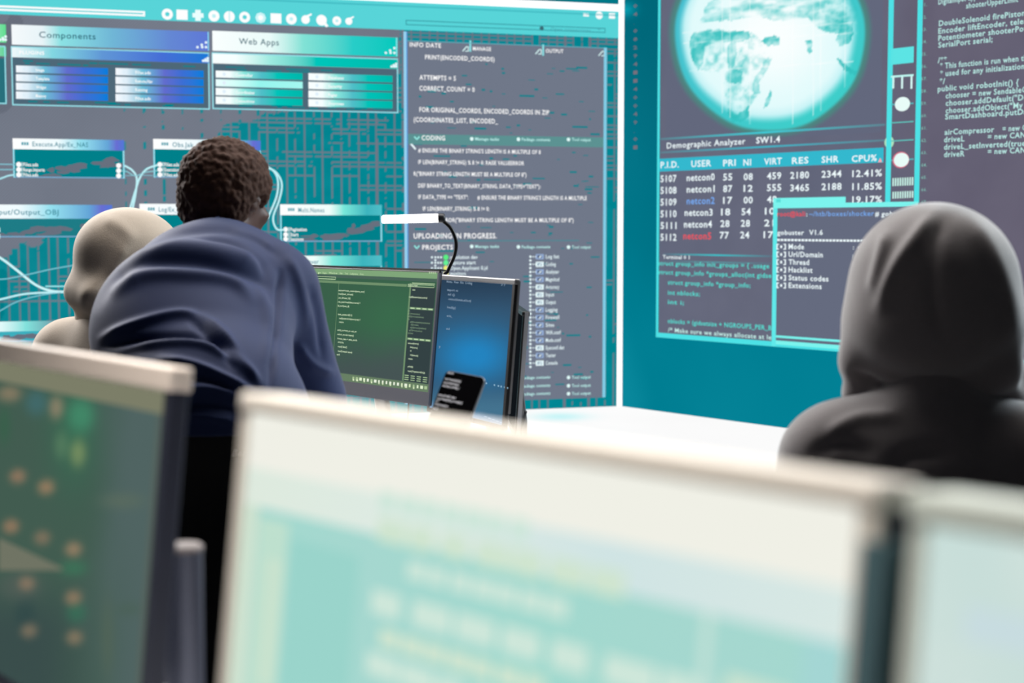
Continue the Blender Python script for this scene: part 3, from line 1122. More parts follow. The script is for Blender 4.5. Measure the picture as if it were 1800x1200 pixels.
class Mon:
    """a monitor given by the upper right corner of its front, its facing angle, size and backward tilt"""

    def __init__(s, name, label, R, theta, W, H, tilt, chin, bez, top_bez=None, body=M_DARK, bezel=M_BEZ, thick=.028, desk_z=DZ, neck_back=.075,
                 base=(.12, .09), group=None, neck_r=.021, plate=.05):
        s.R = np.asarray(R, float)
        t = math.radians(theta)
        s.u = np.array([math.cos(t), -math.sin(t), 0.0])          # left to right along the front
        n0 = np.array([-math.sin(t), -math.cos(t), 0.0])          # facing
        ti = math.radians(tilt)
        s.v = norm(Z3 * math.cos(ti) - n0 * math.sin(ti))
        s.n = norm(np.cross(s.u, s.v))
        if s.n @ n0 < 0:
            s.n = -s.n
        s.W, s.H = W, H
        s.O = s.R - s.u * W - s.v * H                             # lower left corner of the front
        ctr = s.O + s.u * W / 2 + s.v * H / 2
        foot = ctr - n0 * neck_back
        s.root = empty(name, (foot[0], foot[1], desk_z), label, 'monitor', group)
        v, f = box(ctr - s.n * thick / 2, s.u, s.v, s.n, W / 2, H / 2, thick / 2 - .001)
        s.case = obj('housing', v, f, body, s.root, bevel=.004)
        tb = bez if top_bez is None else top_bez
        # the bezel: a frame of four bars just proud of the housing
        P = lambda a, b, h=0.0: s.O + s.u * a + s.v * b + s.n * h
        parts = []
        for (x0, x1, y0, y1) in ((0, W, 0, chin), (0, bez, chin, H - tb), (W - bez, W, chin, H - tb)):
            parts.append(box(P((x0 + x1) / 2, (y0 + y1) / 2, -.002), s.u, s.v, s.n, (x1 - x0) / 2, (y1 - y0) / 2, .004))
        v, f = merge(*parts)
        obj('bezel', v, f, bezel, s.root)
        s.pl = Plane(P(0, 0), s.u, s.v)
        s.box = (bez, chin, W - bez, H - tb)
        s.P = P
        s.tb, s.thick = tb, thick
        zc = ctr[2]
        nk = foot + 0
        # neck: upright bar from base up to behind the panel
        nb = ctr - s.n * (thick + .012) - s.v * (H * .18)
        v, f = tube(bez_pts([(foot[0], foot[1], desk_z + .012), (foot[0], foot[1], desk_z + .07), (foot[0] * .6 + nb[0] * .4, foot[1] * .6 + nb[1] * .4, nb[2] - .06), nb]), neck_r, 12)
        obj('stand_neck', v, f, M_SILV, s.root, smooth=True)
        v, f = box((foot[0], foot[1], desk_z + .0065), s.u, np.cross(Z3, s.u), Z3, base[0], base[1], .006)
        obj('stand_base', v, f, M_SILV, s.root, bevel=.003)
        v, f = box(ctr - s.n * (thick + .006) - s.v * (H * .18), s.u, s.v, s.n, plate, plate, min(.012, plate * .3))
        obj('mount_plate', v, f, M_DARK, s.root)

    def top_bar(s, mat, name='top_bezel', proud=.002):
        v, f = box(s.P(s.W / 2, s.H - s.tb / 2, -s.thick * .4), s.u, s.v, s.n, s.W / 2 + .001, s.tb / 2 + .0012, s.thick * .4 + .0025 + proud)
        return obj(name, v, f, mat, s.root, bevel=.003)

    def screen(s, fn, cell):
        a0, b0, a1, b1 = s.box
        return raster(s.pl, a0, a1, b0, b1, cell, fn, 'screen', s.root, h=.0005)


def bez_pts(p, n=8):
    return bez([np.asarray(q, float) for q in p], n)


# --- the two lit monitors beside the man and the one seen on edge
m1 = Mon('monitor', 'monitor with a green code screen beside the bending man', at(773, 475.5, 3.97), 50, .66, .352, 6, .036, .006, thick=.012, base=(.08, .08))


def green(A, B):
    px, py = pix_of(m1.pl, A, B)
    n = fbm(A * 8, B * 8, 61)
    c = mixc((58, 96, 74), (70, 84, 84), sstep(560, 660, py + 12 * n))
    c = c + np.array((0, 10, 2)) * np.exp(-(((px - 690) / 60) ** 2 + ((py - 560) / 60) ** 2))[..., None]
    return c


m1.screen(green, .01)
L = Layer(m1.pl, .0012)
a0, b0, a1, b1 = m1.box
GL, GT, GD = (128, 166, 122), (196, 222, 176), (52, 66, 68)
L.rect_ab(a0, m1.pl.ab(768, 490)[1], a1, b1, GL)
L.rect_ab(a0, m1.pl.ab(768, 496)[1], a1, m1.pl.ab(768, 490)[1], (74, 100, 88))
# window bands
zt1 = m1.pl.ab(715, 500)[1]
L.rect_ab(a0, zt1 - .006, m1.pl.ab(716, 500)[0], zt1 + .001, (112, 144, 108), .0002)
ax = m1.pl.ab(713, 600)[0]
L.rect_ab(ax, b0 + .022, ax + .007, m1.pl.ab(713, 497)[1], (112, 144, 108), .0002)
L.rect_ab(m1.pl.ab(588, 600)[0], b0 + .028, m1.pl.ab(588, 600)[0] + .002, zt1, (112, 144, 108), .0002)
L.rect_ab(ax + .007, b0 + .022, a1 - .004, m1.pl.ab(740, 504)[1], GD, .0002)
for y in (541, 595):
    b = m1.pl.ab(718, y)[1]
    L.rect_ab(ax, b - .003, a1 - .006, b + .003, (108, 140, 108), .0003)
    for k in range(4):
        L.rect_ab(ax + .012 + k * .026, b - .0015, ax + .03 + k * .026, b + .0015, GT, .0004)
b = m1.pl.ab(740, 496)[1]
L.rect_ab(ax + .01, b - .004, a1 - .008, b - .0022, GT, .0003)
L.frame((718, 499), (764, 506), .0012, GT, .0004)
L.rect_ab(a0, b0, a1, b0 + .020, (104, 128, 100), .0002)
L.rect_ab(a0, b0 + .020, a1, b0 + .0215, (84, 104, 90), .0003)
L.rect_ab(m1.pl.ab(540, 482)[0], m1.pl.ab(590, 491.5)[1], m1.pl.ab(590, 491)[0], m1.pl.ab(590, 491.5)[1] + .001, GT, .0004)
L.frame((530, 484), (591, 491), .0012, GT, .0004)
# row of small icons along the task bar
rn = random.Random(5)
for k in range(20):
    a = a1 - .012 - k * .0175
    w = rn.choice((.0035, .0045, .006))
    L.rect_ab(a - w, b0 + .007, a + w, b0 + .015, rn.choice([(225, 240, 205), (232, 240, 220), (170, 195, 150), (216, 232, 190)]), .0005)
    if rn.random() < .5:
        L.rect_ab(a - w * .5, b0 + .004, a + w * 1.1, b0 + .009, (215, 230, 190), .0006)
for k in range(3):
    b = b0 + .025 + k * .0055
    for j in range(4):
        L.rect_ab(ax + .01 + j * .027, b, ax + .028 + j * .027, b + .002, (176, 204, 158), .0005)
m1s = L.build('window_layout', m1.root)
L = Layer(m1.pl, .002)
for x, y, x1, t in [(560, 480.5, 566, 'p'), (568, 481, 575, 'Plugins'), (579, 481, 594, 'Window'), (598, 481.5, 603, 'Help'), (607, 482, 612.5, 'Tools'),
                    (616, 482.5, 630, 'Configuration'), (634, 483, 640, 'Docs')]:
    L.text((x, y), x1, t, 3.2, GT, .03, 1)
for x, y, x1, t in [
    (596, 511.5, 642, 'session=create_session(name_user)'), (596, 517.5, 622, 'read(user_stream)'), (596, 524.5, 617, 'set_id=new_id()'),
    (595, 531.5, 634, 'out_pass=read(data,source) 1'), (595, 538.5, 615, 'id_no=(new_id)'),
    (595, 553.5, 620, 'train_password(0,1)'), (597, 560.5, 634, 'read(password,Set(source),var) 1'), (597, 567, 605, 'return'),
    (594, 581, 628, 'entry_no=out_no out_no'), (594, 588.5, 623, 'select_mode=state()'), (594, 596, 629, 'format_date = state_mode'),
    (595, 602.5, 605, 'i=0;i<n'), (595, 610, 611, 'read(\'data\')'), (595, 618, 620, 'read(\'sample\',state)'), (593, 624, 598, 'end'),
    (719, 502.5, 735, 'Source view'), (726, 510.5, 731, 'show'), (720, 523, 752, 'read(Password,user,source)'),
    (718, 604, 737, 'connect(source)'), (722, 611.5, 735, 'i>=(source)'), (722, 618, 724, '00'), (722, 625, 736, 'i<(save,to)'), (719, 631.5, 726, 'return'),
    (718, 645, 727, 'print(x)'), (718, 653, 748, 'reset(1)+password;for(x)')]:
    L.text((x, y), x1, t, 3.0, (214, 234, 196), .04, 1)
for k, (x0, x1) in enumerate([(718, 722), (718, 739), (718, 746), (718, 721), (722, 757), (723, 737), (722, 750), (720, 743), (718, 727)]):
    y = 547 + k * 4.9
    L.text((x0, y), x1, 'a[%d]=' % k + 'set(value)' * max(1, (x1 - x0) // 15), 2.4, (142, 172, 138), .02, 1)
for k in range(4):
    L.rect_ab(a1 - .012 - k * .008, m1.pl.ab(765, 481)[1], a1 - .008 - k * .008, m1.pl.ab(765, 481)[1] + .004, GT)
L.build('lettering', m1s)
v, f = box(m1.P(.33, m1.H + .002, -.012), m1.u, m1.v, m1.n, .33, .0015, .012)
obj('top_edge', v, f, M_BLK, m1.root)

m2 = Mon('monitor', 'monitor with a blue gradient screen partly behind the phone', at(907, 491, 3.77), 62, .45, .372, 5, .012, .012, base=(.10, .09), bezel=M_BLK, thick=.012, neck_back=.075)


def blue(A, B):
    px, py = pix_of(m2.pl, A, B)
    n = fbm(A * 5, B * 5, 71)
    c = mixc((40, 62, 84), (52, 84, 112), sstep(480, 560, py))
    k = np.exp(-(((px - 835) / 75) ** 2 + ((py - 625) / 52) ** 2)) * 1.05
    c = mixc(c, np.zeros(3) + (36, 132, 192), k)
    c = mixc(c, np.zeros(3) + (70, 118, 146), sstep(665, 720, py) * .9)
    c = mixc(c, np.zeros(3) + (122, 162, 200), sstep(722, 735, py + (px - 845) * -.25))
    return c + 2 * n[..., None]


m2.screen(blue, .008)
L = Layer(m2.pl, .0015)
for x, y, x1, t in [(786, 496.5, 831, 'Home  View  File  Coding'), (787, 511, 806, 'import os'), (788, 519, 801, 'def c():'), (789, 527, 829, 'connect(domain,ssl,host)'),
                    (787, 541.5, 802, 'load(ip)'), (786, 556.5, 796, 'write_'), (785, 579, 791, 'end'), (882, 502, 889, '3 7'), (772, 612, 775, '7')]:
    L.text((x, y), x1, t, 4, (150, 172, 192), .02, 1)
for k, x in enumerate((855, 869, 876, 881, 887, 892)):
    L.rect((x, 672 + (x - 855) * .22), (x + 2, 675 + (x - 855) * .22), (150, 190, 215))
for k in range(5):
    L.rect((852 + k * 7, 731 + k * 2.6), (857 + k * 7, 733 + k * 2.6), (175, 205, 232))
L.build('lettering', m2.root)
m2.top_bar(M_SILV, 'top_bezel', .0)
# silver line down the right side
v, f = box(m2.P(m2.W + .001, m2.H * .55, -.009), m2.u, m2.v, m2.n, .0015, m2.H * .44, .003)
obj('side_trim', v, f, M_SILV, m2.root)

m3 = Mon('monitor', 'black monitor seen nearly edge on, right of the blue screen', at(921, 548, 4.0), 86, .52, .33, 4, .014, .010, base=(.10, .08), bezel=M_BLK, body=pbr('mid_grey_plastic', (150, 150, 154), .4), thick=.014, neck_back=.032, neck_r=.009, plate=.02)
raster(m3.pl, m3.box[0], m3.box[2], m3.box[1], m3.box[3], .05, lambda A, B: np.zeros(A.shape + (3,)) + (16, 20, 24), 'screen', m3.root, h=.0005)
m3.top_bar(M_BLK)
v, f = box(m3.P(m3.W + .0012, m3.H * .5, -.008), m3.u, m3.v, m3.n, .001, m3.H * .498, .0052)
obj('side_trim', v, f, pbr('pale_grey_plastic', (176, 178, 184), .4), m3.root)

# --- lamp with a lit bar on a bent neck
lp = at(775, 482, 4.36)
lamp = empty('desk_lamp', (lp[0], lp[1], DZ), 'slim desk lamp with a glowing white bar on a curved black neck', 'lamp')
v, f = tube([(lp[0], lp[1], DZ + .0005), (lp[0], lp[1], DZ + .015), (lp[0], lp[1], DZ + .02)], [.07, .07, .062], 28)
obj('lamp_base', v, f, M_BLK, lamp, smooth=False)
neck = [(lp[0], lp[1], DZ + .01), (lp[0], lp[1], DZ + .2), at(779, 500, 4.36), at(787, 476, 4.36), at(799, 448, 4.36), at(801.5, 424, 4.36), at(793, 402, 4.36), at(779, 388, 4.36)]
v, f = tube(bez(neck, 10), .0052, 12)
obj('neck', v, f, M_BLK, lamp, smooth=True)
pa, pb = at(671, 385.5, 4.36), at(770, 383, 4.36)
dirn = norm(pb - pa)
v, f = tube([pa, pa + dirn * .004, pb - dirn * .002, pb], [.008, .0118, .0124, .0124], 18)
obj('light_bar', v, f, glow('lamp_light', (255, 252, 250), 7.0, True), lamp, smooth=True)
pc = at(775, 383.2, 4.36)
v, f = tube([pb, pb + dirn * .003, pc + dirn * .008, pc + dirn * .012], [.012, .0135, .0135, .009], 18)
obj('end_cap', v, f, M_DARK, lamp, smooth=True)

# --- phone leaning on a stand
PY = 2.95
k = PY / F
pu = norm(np.array([65 * k, -.04 * .93, -9 * k]))
pv = norm(np.array([36 * k, .049, 95 * k]))
pv = norm(pv - pu * (pv @ pu))
pn = norm(np.cross(pu, pv))
if pn @ (CAM - at(800, 700, PY)) < 0:
    pn = -pn
PW, PH = .087, .172
tl = at(784.5, 650, PY)
po = tl - pv * PH


def rrect(w, h, r, n=5):
    pts = []
    for cx, cy, a0_ in ((w - r, h - r, 0), (r, h - r, 90), (r, r, 180), (w - r, r, 270)):
        for i in range(n + 1):
            a = math.radians(a0_ + 90 * i / n)
            pts.append((cx + r * math.cos(a), cy + r * math.sin(a)))
    return pts


def slab(o, u, v, n, pts, h0, h1):
    m = len(pts)
    V = [o + u * a + v * b + n * h0 for a, b in pts] + [o + u * a + v * b + n * h1 for a, b in pts]
    Fc = [tuple(range(m - 1, -1, -1)), tuple(range(m, 2 * m))] + [(i, (i + 1) % m, m + (i + 1) % m, m + i) for i in range(m)]
    return V, Fc


pb_ = po + pu * PW / 2
sb = pb_ - pn * .02
ph_root = empty('smartphone', po, 'black smartphone leaning in a stand, lines of white code on its screen', 'phone')
v, f = slab(po, pu, pv, pn, rrect(PW, PH, .010), -.008, 0)
obj('phone_case', v, f, M_SILV, ph_root, bevel=.0012)
v, f = slab(po, pu, pv, pn, [(a + .0012, b + .0012) for a, b in rrect(PW - .0024, PH - .0024, .009)], .0, .0006)
obj('phone_glass', v, f, pbr('black_glass', (16, 15, 19), .22), ph_root)
pp = Plane(po, pu, pv)
L = Layer(pp, .0012)
for x, y, x1, t in [(787, 656.5, 798, 'edit mode'), (782, 667, 812, 'out_to=open(pipeline)'), (780, 673.5, 808, 'out_to=state+clear()'), (778, 679, 809, 'ext_int(pos_out=sign_1'),
                    (770.5, 695.5, 803, 'protocol=+self(1)_time='), (768.5, 701.5, 815.5, 'req_to=head()+grep_to+ready(ssl)'), (766.5, 706.5, 770, 'x='),
                    (764.5, 712, 789, '2=(1);<stdio>'), (762, 718.5, 770, 'pt(_1)')]:
    L.text((x, y), x1, t, 4.3, (222, 220, 224), .03, 1)
L.build('lettering', ph_root)
v, f = box(po + pu * (PW + .0005) + pv * (PH * .47) - pn * .004, pu, pv, pn, .0008, .008, .002)
obj('side_button', v, f, M_BLK, ph_root)
st = empty('phone_stand', (sb[0], sb[1] + .05, DZ), 'small grey phone stand on the white desk, under the smartphone', 'phone stand')
v, f = tube([(sb[0], sb[1] + .05, DZ + .0005), (sb[0], sb[1] + .05, DZ + .012)], [.055, .055], 24)
obj('stand_base', v, f, M_DARK, st)
mid = po + pu * PW / 2 + pv * PH * .35 - pn * .016
v, f = tube(bez([(sb[0], sb[1] + .05, DZ + .01), (sb[0], sb[1] + .055, DZ + .12), mid - pn * .012], 8), .007, 12)
obj('stem', v, f, M_DARK, st, smooth=True)
v, f = box(mid, pu, pv, pn, .028, .035, .004)
v2, f2 = box(po + pu * PW / 2 - pv * .0045 - pn * .003, pu, pv, pn, .026, .004, .012)
v3, f3 = box(po + pu * PW / 2 + pv * .05 - pn * .0145, pu, pv, pn, .02, .058, .002)
v, f = merge((v, f), (v2, f2), (v3, f3))
obj('cradle', v, f, M_DARK, st)

# --- cables hanging behind the monitors
c1 = [at(719, 700, 4.18), at(717.5, 725, 4.17), at(716, 750, 4.16)]
cb = obj('cable', *tube(bez(c1 + [np.array([c1[-1][0] + .004, 4.15, DZ + .01]), np.array([c1[-1][0] + .025, 4.10, DZ + .0035])], 8), .0022, 8), M_DARK, smooth=True, loc=(c1[-1][0], 4.2, DZ))
tag(cb, 'thin dark cable hanging below the green code monitor', 'cable')
c2 = [at(914, 765, 4.2), at(921, 772, 4.16), at(930, 782, 4.1)]
cb = obj('cable', *tube(bez([m3.P(.44, .06, -.03)] + c2 + [np.array([c2[-1][0] + .02, 4.1, DZ + .0072]), np.array([c2[-1][0] + .08, 4.0, DZ + .0072])], 8), .004, 8), M_DARK, smooth=True, loc=(c2[-1][0], 4.1, DZ))
tag(cb, 'dark cable curving down behind the edge on black monitor', 'cable')

# ------------------------------------------------------------------ the blurred monitors in the foreground
DR = 0.64
pR = at(1552, 852, DR)
pl_ = at(432, 690, .995)
th = math.degrees(math.atan2(pl_[1] - pR[1], pR[0] - pl_[0]))
WC = math.hypot(pl_[1] - pR[1], pR[0] - pl_[0])
mc = Mon('monitor', 'large blurred foreground monitor with a pale mint screen, in the middle of its row', pR, th, WC, .29, 6.5, .012, .010, .010,
         body=M_NAVY, bezel=M_CREAM, thick=.035, base=(.11, .09))
mc.top_bar(M_CREAM)


def mint(A, B):
    n = fbm(A * 7, B * 7, 81)
    c = mixc((160, 218, 206), (168, 214, 208), .5 + .6 * n)
    return c


mc.screen(mint, .02)
L = Layer(mc.pl, .001)
a0, b0, a1, b1 = mc.box
PALE, YEL, LAV = (206, 231, 218), (208, 229, 208), (206, 226, 226)
L.rect_ab(a0, b1 - .036, a1, b1, (240, 240, 230))
L.grad_ab(a0, b1 - .060, a1, b1 - .036, [(0, (222, 234, 222)), (.4, (222, 235, 228)), (.7, (208, 228, 228)), (1, (216, 232, 228))])
L.rect_ab(a0, b0 + .0, a0 + .018, b1 - .06, (206, 226, 208), .0002)
L.rect_ab(a0 + .020, b0 + .05, a0 + .052, b1 - .066, (190, 224, 206), .0002)
L.rect_ab(a0 + .030, b0 + .10, a0 + .050, b1 - .09, (200, 226, 206), .0003)
L.rect_ab(a0 + .056, b0 + .075, a0 + .125, b1 - .075, (154, 212, 203), .0002)
rn = random.Random(3)
for (x0, x1, y, h, c) in [(.14, .27, .222, .012, PALE), (.14, .34, .205, .013, YEL), (.17, .30, .188, .010, PALE), (.14, .40, .163, .014, PALE), (.15, .29, .146, .010, YEL),
                          (.14, .36, .128, .013, PALE), (.16, .33, .108, .010, PALE), (.0, .30, .060, .016, PALE), (.05, .22, .040, .010, YEL), (.14, .42, .085, .010, PALE)]:
    for k in range(7):
        xa = x0 + (x1 - x0) * k / 7
        L.rect_ab(a0 + xa, b0 + y, a0 + xa + (x1 - x0) / 7 * rn.uniform(.7, .95), b0 + y + h, c, .0003)
ac = a0 + .385
L.rect_ab(ac, b0 + .02, ac + .006, b1 - .06, (196, 226, 216), .0004)
for k in range(11):
    y = b1 - .085 - k * .022
    if k % 4 == 3:
        continue
    x0 = ac + .012 + rn.uniform(0, .01)
    L.rect_ab(x0, y - .009, x0 + rn.uniform(.03, .075), y, YEL if k % 3 == 0 else PALE, .0004)
L.rect_ab(a1 - .022, b0, a1, b1 - .06, (164, 214, 212), .0005)
L.build('window_layout', mc.root)

pR2 = at(1552 + 14, 850, DR)
dR = np.array([math.cos(math.radians(th)), -math.sin(math.radians(th)), 0])
mr = Mon('monitor', 'blurred foreground monitor with a very pale screen, cut by the right frame edge', pR + dR * (.016 + .49) - np.array([0, 0, .001]), th, .49, .29, 6.5, .012, .008, .012,
         body=M_NAVY, bezel=pbr('pale_green_plastic', (214, 224, 216), .5), thick=.035, base=(.11, .09))
mr.top_bar(pbr('pale_green_plastic', (214, 224, 216), .5))


def pale(A, B):
    n = fbm(A * 14, B * 9, 91)
    return mixc((214, 228, 222), (192, 218, 214), .5 + .8 * n)


mr.screen(pale, .01)
L = Layer(mr.pl, .001)
a0, b0, a1, b1 = mr.box
for k in range(8):
    y = b1 - .03 - k * .034
    L.rect_ab(a0 + .02, y - .014, a0 + rn.uniform(.06, .2), y, (224, 236, 228) if k % 2 else (200, 220, 224), .0003)
L.build('window_layout', mr.root)
# dark right-hand rim of the middle monitor
v, f = box(mc.P(mc.W + .0015, mc.H / 2 - .012, -.014), mc.u, mc.v, mc.n, .006, mc.H / 2 - .012, .020)
obj('side_rim', v, f, pbr('teal_grey_plastic', (74, 104, 112), .6), mc.root)

pL = at(307, 648, 1.355)
ml = Mon('monitor', 'blurred foreground monitor with a dark green screen at the left frame edge', pL, 51, .485, .36, 6, .012, .012, .020,
         body=M_NAVY, bezel=M_NAVY, thick=.018, base=(.07, .07))
ml.top_bar(pbr('lit_top_edge', (252, 238, 226), .5))  # pale rosy bar: light along the top edge put into its colour


def dkgreen(A, B):
    px, py = pix_of(ml.pl, A, B)
    n = fbm(A * 9, B * 9, 95)
    c = mixc((66, 92, 80), (80, 100, 98), sstep(120, 240, px + 40 * n))
    c = mixc(c, np.zeros(3) + (56, 74, 74), sstep(980, 1120, py) * .8 * sstep(200, 60, px))
    c = mixc(c, np.zeros(3) + (58, 104, 82), np.exp(-(((px - 130) / 40) ** 2 + ((py - 760) / 90) ** 2)))
    for x, y, rx, ry, col, k in [(17, 692, 22, 14, (138, 124, 100), .9), (65, 708, 20, 22, (66, 108, 112), .8), (100, 716, 13, 20, (142, 130, 106), .9),
                                 (143, 730, 24, 30, (66, 136, 104), .95), (8, 748, 12, 34, (56, 96, 74), .8), (109, 782, 13, 24, (90, 128, 96), .7), (138, 796, 14, 24, (128, 148, 98), .8),
                                 (45, 1080, 18, 34, (48, 72, 72), .7), (135, 1076, 18, 18, (54, 114, 88), .7), (130, 998, 24, 14, (60, 116, 88), .8), (216, 880, 40, 14, (92, 108, 94), .7),
                                 (36, 1030, 40, 26, (84, 94, 88), .7), (190, 1120, 12, 70, (82, 100, 86), .7), (228, 1070, 24, 12, (74, 96, 84), .6),
                                 (32, 837, 15, 12, (150, 120, 96), .9), (82, 856, 15, 12, (160, 128, 98), .9), (20, 925, 15, 12, (154, 122, 96), .9), (75, 945, 15, 12, (140, 118, 96), .8),
                                 (130, 965, 15, 12, (156, 130, 102), .9), (48, 1025, 15, 12, (146, 122, 100), .8), (130, 1050, 15, 12, (150, 124, 98), .9), (52, 1108, 15, 12, (138, 120, 98), .8),
                                 (132, 1120, 15, 12, (148, 126, 100), .8)]:
        c = mixc(c, np.zeros(3) + col, np.exp(-(((px - x) / rx) ** 2 + ((py - y) / ry) ** 2) ** 1.5) * k)
    return c


ml.screen(dkgreen, .006)
L = Layer(ml.pl, .001)
a0, b0, a1, b1 = ml.box
L.rect_ab(a0, b1 - .022, a1, b1, (124, 126, 104))
L.rect_ab(a1 - .012, b0, a1, b1 - .022, (86, 98, 92))
L.poly([(0, 945), (112, 998), (112, 1002), (0, 1002)], (112, 116, 100), .0004)
L.build('window_layout', ml.root)

# --- grey post between the left and the middle monitor
pc = at(322, 956, 1.485)
post = empty('monitor_post', (pc[0], pc[1], DZ), 'round grey post with a pale cap between the left and middle monitors', 'post')
zt_ = pc[2]
v, f = tube([(pc[0], pc[1], DZ + .012), (pc[0], pc[1], zt_ - .006)], .0185, 28)
obj('tube', v, f, pbr('grey_steel', (112, 116, 134), .38, metal=.4), post, smooth=False)
v, f = tube([(pc[0], pc[1], zt_ - .006), (pc[0], pc[1], zt_ - .002), (pc[0], pc[1], zt_)], [.0195, .0195, .017], 28)
obj('cap', v, f, pbr('pale_cap', (160, 150, 148), .5), post)
v, f = tube([(pc[0], pc[1], DZ + .0005), (pc[0], pc[1], DZ + .012)], [.030, .029], 28)
obj('foot', v, f, M_DARK, post)

# ------------------------------------------------------------------ people: smooth surfaces grown from distance fields


def sn_mesh(f, org, h):
    """surface nets: verts and quads of the zero level of a sampled field"""
    s = f < 0
    nx, ny, nz = f.shape
    cnt = np.zeros((nx - 1, ny - 1, nz - 1), np.int8)
    for i in (0, 1):
        for j in (0, 1):
            for k in (0, 1):
                cnt += s[i:nx - 1 + i, j:ny - 1 + j, k:nz - 1 + k]
    m = (cnt > 0) & (cnt < 8)
    ci, cj, ck = np.nonzero(m)
    idx = np.full(m.shape, -1, int)
    idx[ci, cj, ck] = np.arange(len(ci))
    acc, num = np.zeros((len(ci), 3)), np.zeros(len(ci))
    cor = [(i, j, k) for i in (0, 1) for j in (0, 1) for k in (0, 1)]
    for a in cor:
        for b in cor:
            if sum(abs(x - y) for x, y in zip(a, b)) != 1 or a > b:
                continue
            fa = f[ci + a[0], cj + a[1], ck + a[2]]
            fb = f[ci + b[0], cj + b[1], ck + b[2]]
            x = (fa < 0) != (fb < 0)
            t = np.where(x, fa / np.where(x, fa - fb, 1), 0)
            p = np.array(a) + t[:, None] * (np.array(b) - np.array(a))
            acc += p * x[:, None]
            num += x
    V = (np.stack([ci, cj, ck], 1) + acc / num[:, None]) * h + org
    Q = []
    for ax in range(3):
        sl0 = [slice(None)] * 3
        sl1 = [slice(None)] * 3
        sl0[ax], sl1[ax] = slice(0, -1), slice(1, None)
        d = s[tuple(sl0)] != s[tuple(sl1)]
        e = list(np.nonzero(d))
        o1, o2 = [(1, 2), (2, 0), (0, 1)][ax]
        ok = (e[o1] > 0) & (e[o2] > 0) & (e[o1] < f.shape[o1] - 1) & (e[o2] < f.shape[o2] - 1)
        e = [q[ok] for q in e]

        def cell(d1, d2):
            c = [q.copy() for q in e]
            c[o1] = c[o1] - d1
            c[o2] = c[o2] - d2
            return idx[tuple(c)]
        q = np.stack([cell(1, 1), cell(0, 1), cell(0, 0), cell(1, 0)], 1)
        flip = ~s[tuple(e)]
        q[flip] = q[flip][:, ::-1]
        Q.append(q)
    return V, np.concatenate(Q)


class Field:
    """a signed distance field sampled in a box"""

    def __init__(s, lo, hi, h):
        s.lo, s.h = np.asarray(lo, float), h
        n = np.ceil((np.asarray(hi, float) - s.lo) / h).astype(int) + 1
        g = np.meshgrid(*[s.lo[i] + h * np.arange(n[i]) for i in range(3)], indexing='ij')
        s.X, s.Y, s.Z = [q.astype(np.float32) for q in g]
        s.D = np.full(s.X.shape, 10.0, np.float32)

    def add(s, d, k=0.0):
        if k <= 0:
            s.D = np.minimum(s.D, d)
        else:
            hh = np.clip(0.5 + 0.5 * (s.D - d) / k, 0, 1)
            s.D = s.D * (1 - hh) + d * hh - k * hh * (1 - hh)
        return s

    def cut(s, d):
        s.D = np.maximum(s.D, d)
        return s

    def scut(s, d, k):
        hh = np.clip(0.5 - 0.5 * (s.D - d) / k, 0, 1)
        s.D = s.D * (1 - hh) + d * hh + k * hh * (1 - hh)
        return s

    def caps(s, a, b, ra, rb):
        a, b = np.asarray(a, float), np.asarray(b, float)
        d = b - a
        t = np.clip(((s.X - a[0]) * d[0] + (s.Y - a[1]) * d[1] + (s.Z - a[2]) * d[2]) / (d @ d), 0, 1)
        return np.sqrt((s.X - a[0] - t * d[0]) ** 2 + (s.Y - a[1] - t * d[1]) ** 2 + (s.Z - a[2] - t * d[2]) ** 2) - (ra + (rb - ra) * t)

    def ell(s, c, r, R=None):
        """ellipsoid; R rows are its own axes"""
        x, y, z = s.X - c[0], s.Y - c[1], s.Z - c[2]
        if R is not None:
            x, y, z = [x * R[i][0] + y * R[i][1] + z * R[i][2] for i in range(3)]
        k0 = np.sqrt((x / r[0]) ** 2 + (y / r[1]) ** 2 + (z / r[2]) ** 2)
        k1 = np.sqrt((x / r[0] ** 2) ** 2 + (y / r[1] ** 2) ** 2 + (z / r[2] ** 2) ** 2) + 1e-6
        return k0 * (k0 - 1) / k1

    def plane(s, p, n):
        return (s.X - p[0]) * n[0] + (s.Y - p[1]) * n[1] + (s.Z - p[2]) * n[2]

    def mesh(s, smooth=1):
        f = s.D.copy()
        f[0], f[-1], f[:, 0], f[:, -1], f[:, :, 0], f[:, :, -1] = 1, 1, 1, 1, 1, 1
        V, Q = sn_mesh(f, s.lo, s.h)
        for _ in range(smooth):
            V = relax(V, Q)
        return V, Q


def relax(V, Q, w=0.5):
    S, n = np.zeros_like(V), np.zeros(len(V))
    for i in range(4):
        a, b = Q[:, i], Q[:, (i + 1) % 4]
        np.add.at(S, a, V[b])
        np.add.at(n, a, 1)
        np.add.at(S, b, V[a])
        np.add.at(n, b, 1)
    return V * (1 - w) + w * S / np.maximum(n, 1)[:, None]


def normals(V, Q):
    fn = np.cross(V[Q[:, 2]] - V[Q[:, 0]], V[Q[:, 3]] - V[Q[:, 1]])
    N = np.zeros_like(V)
    for i in range(4):
        np.add.at(N, Q[:, i], fn)
    return N / np.maximum(np.linalg.norm(N, axis=1), 1e-9)[:, None]


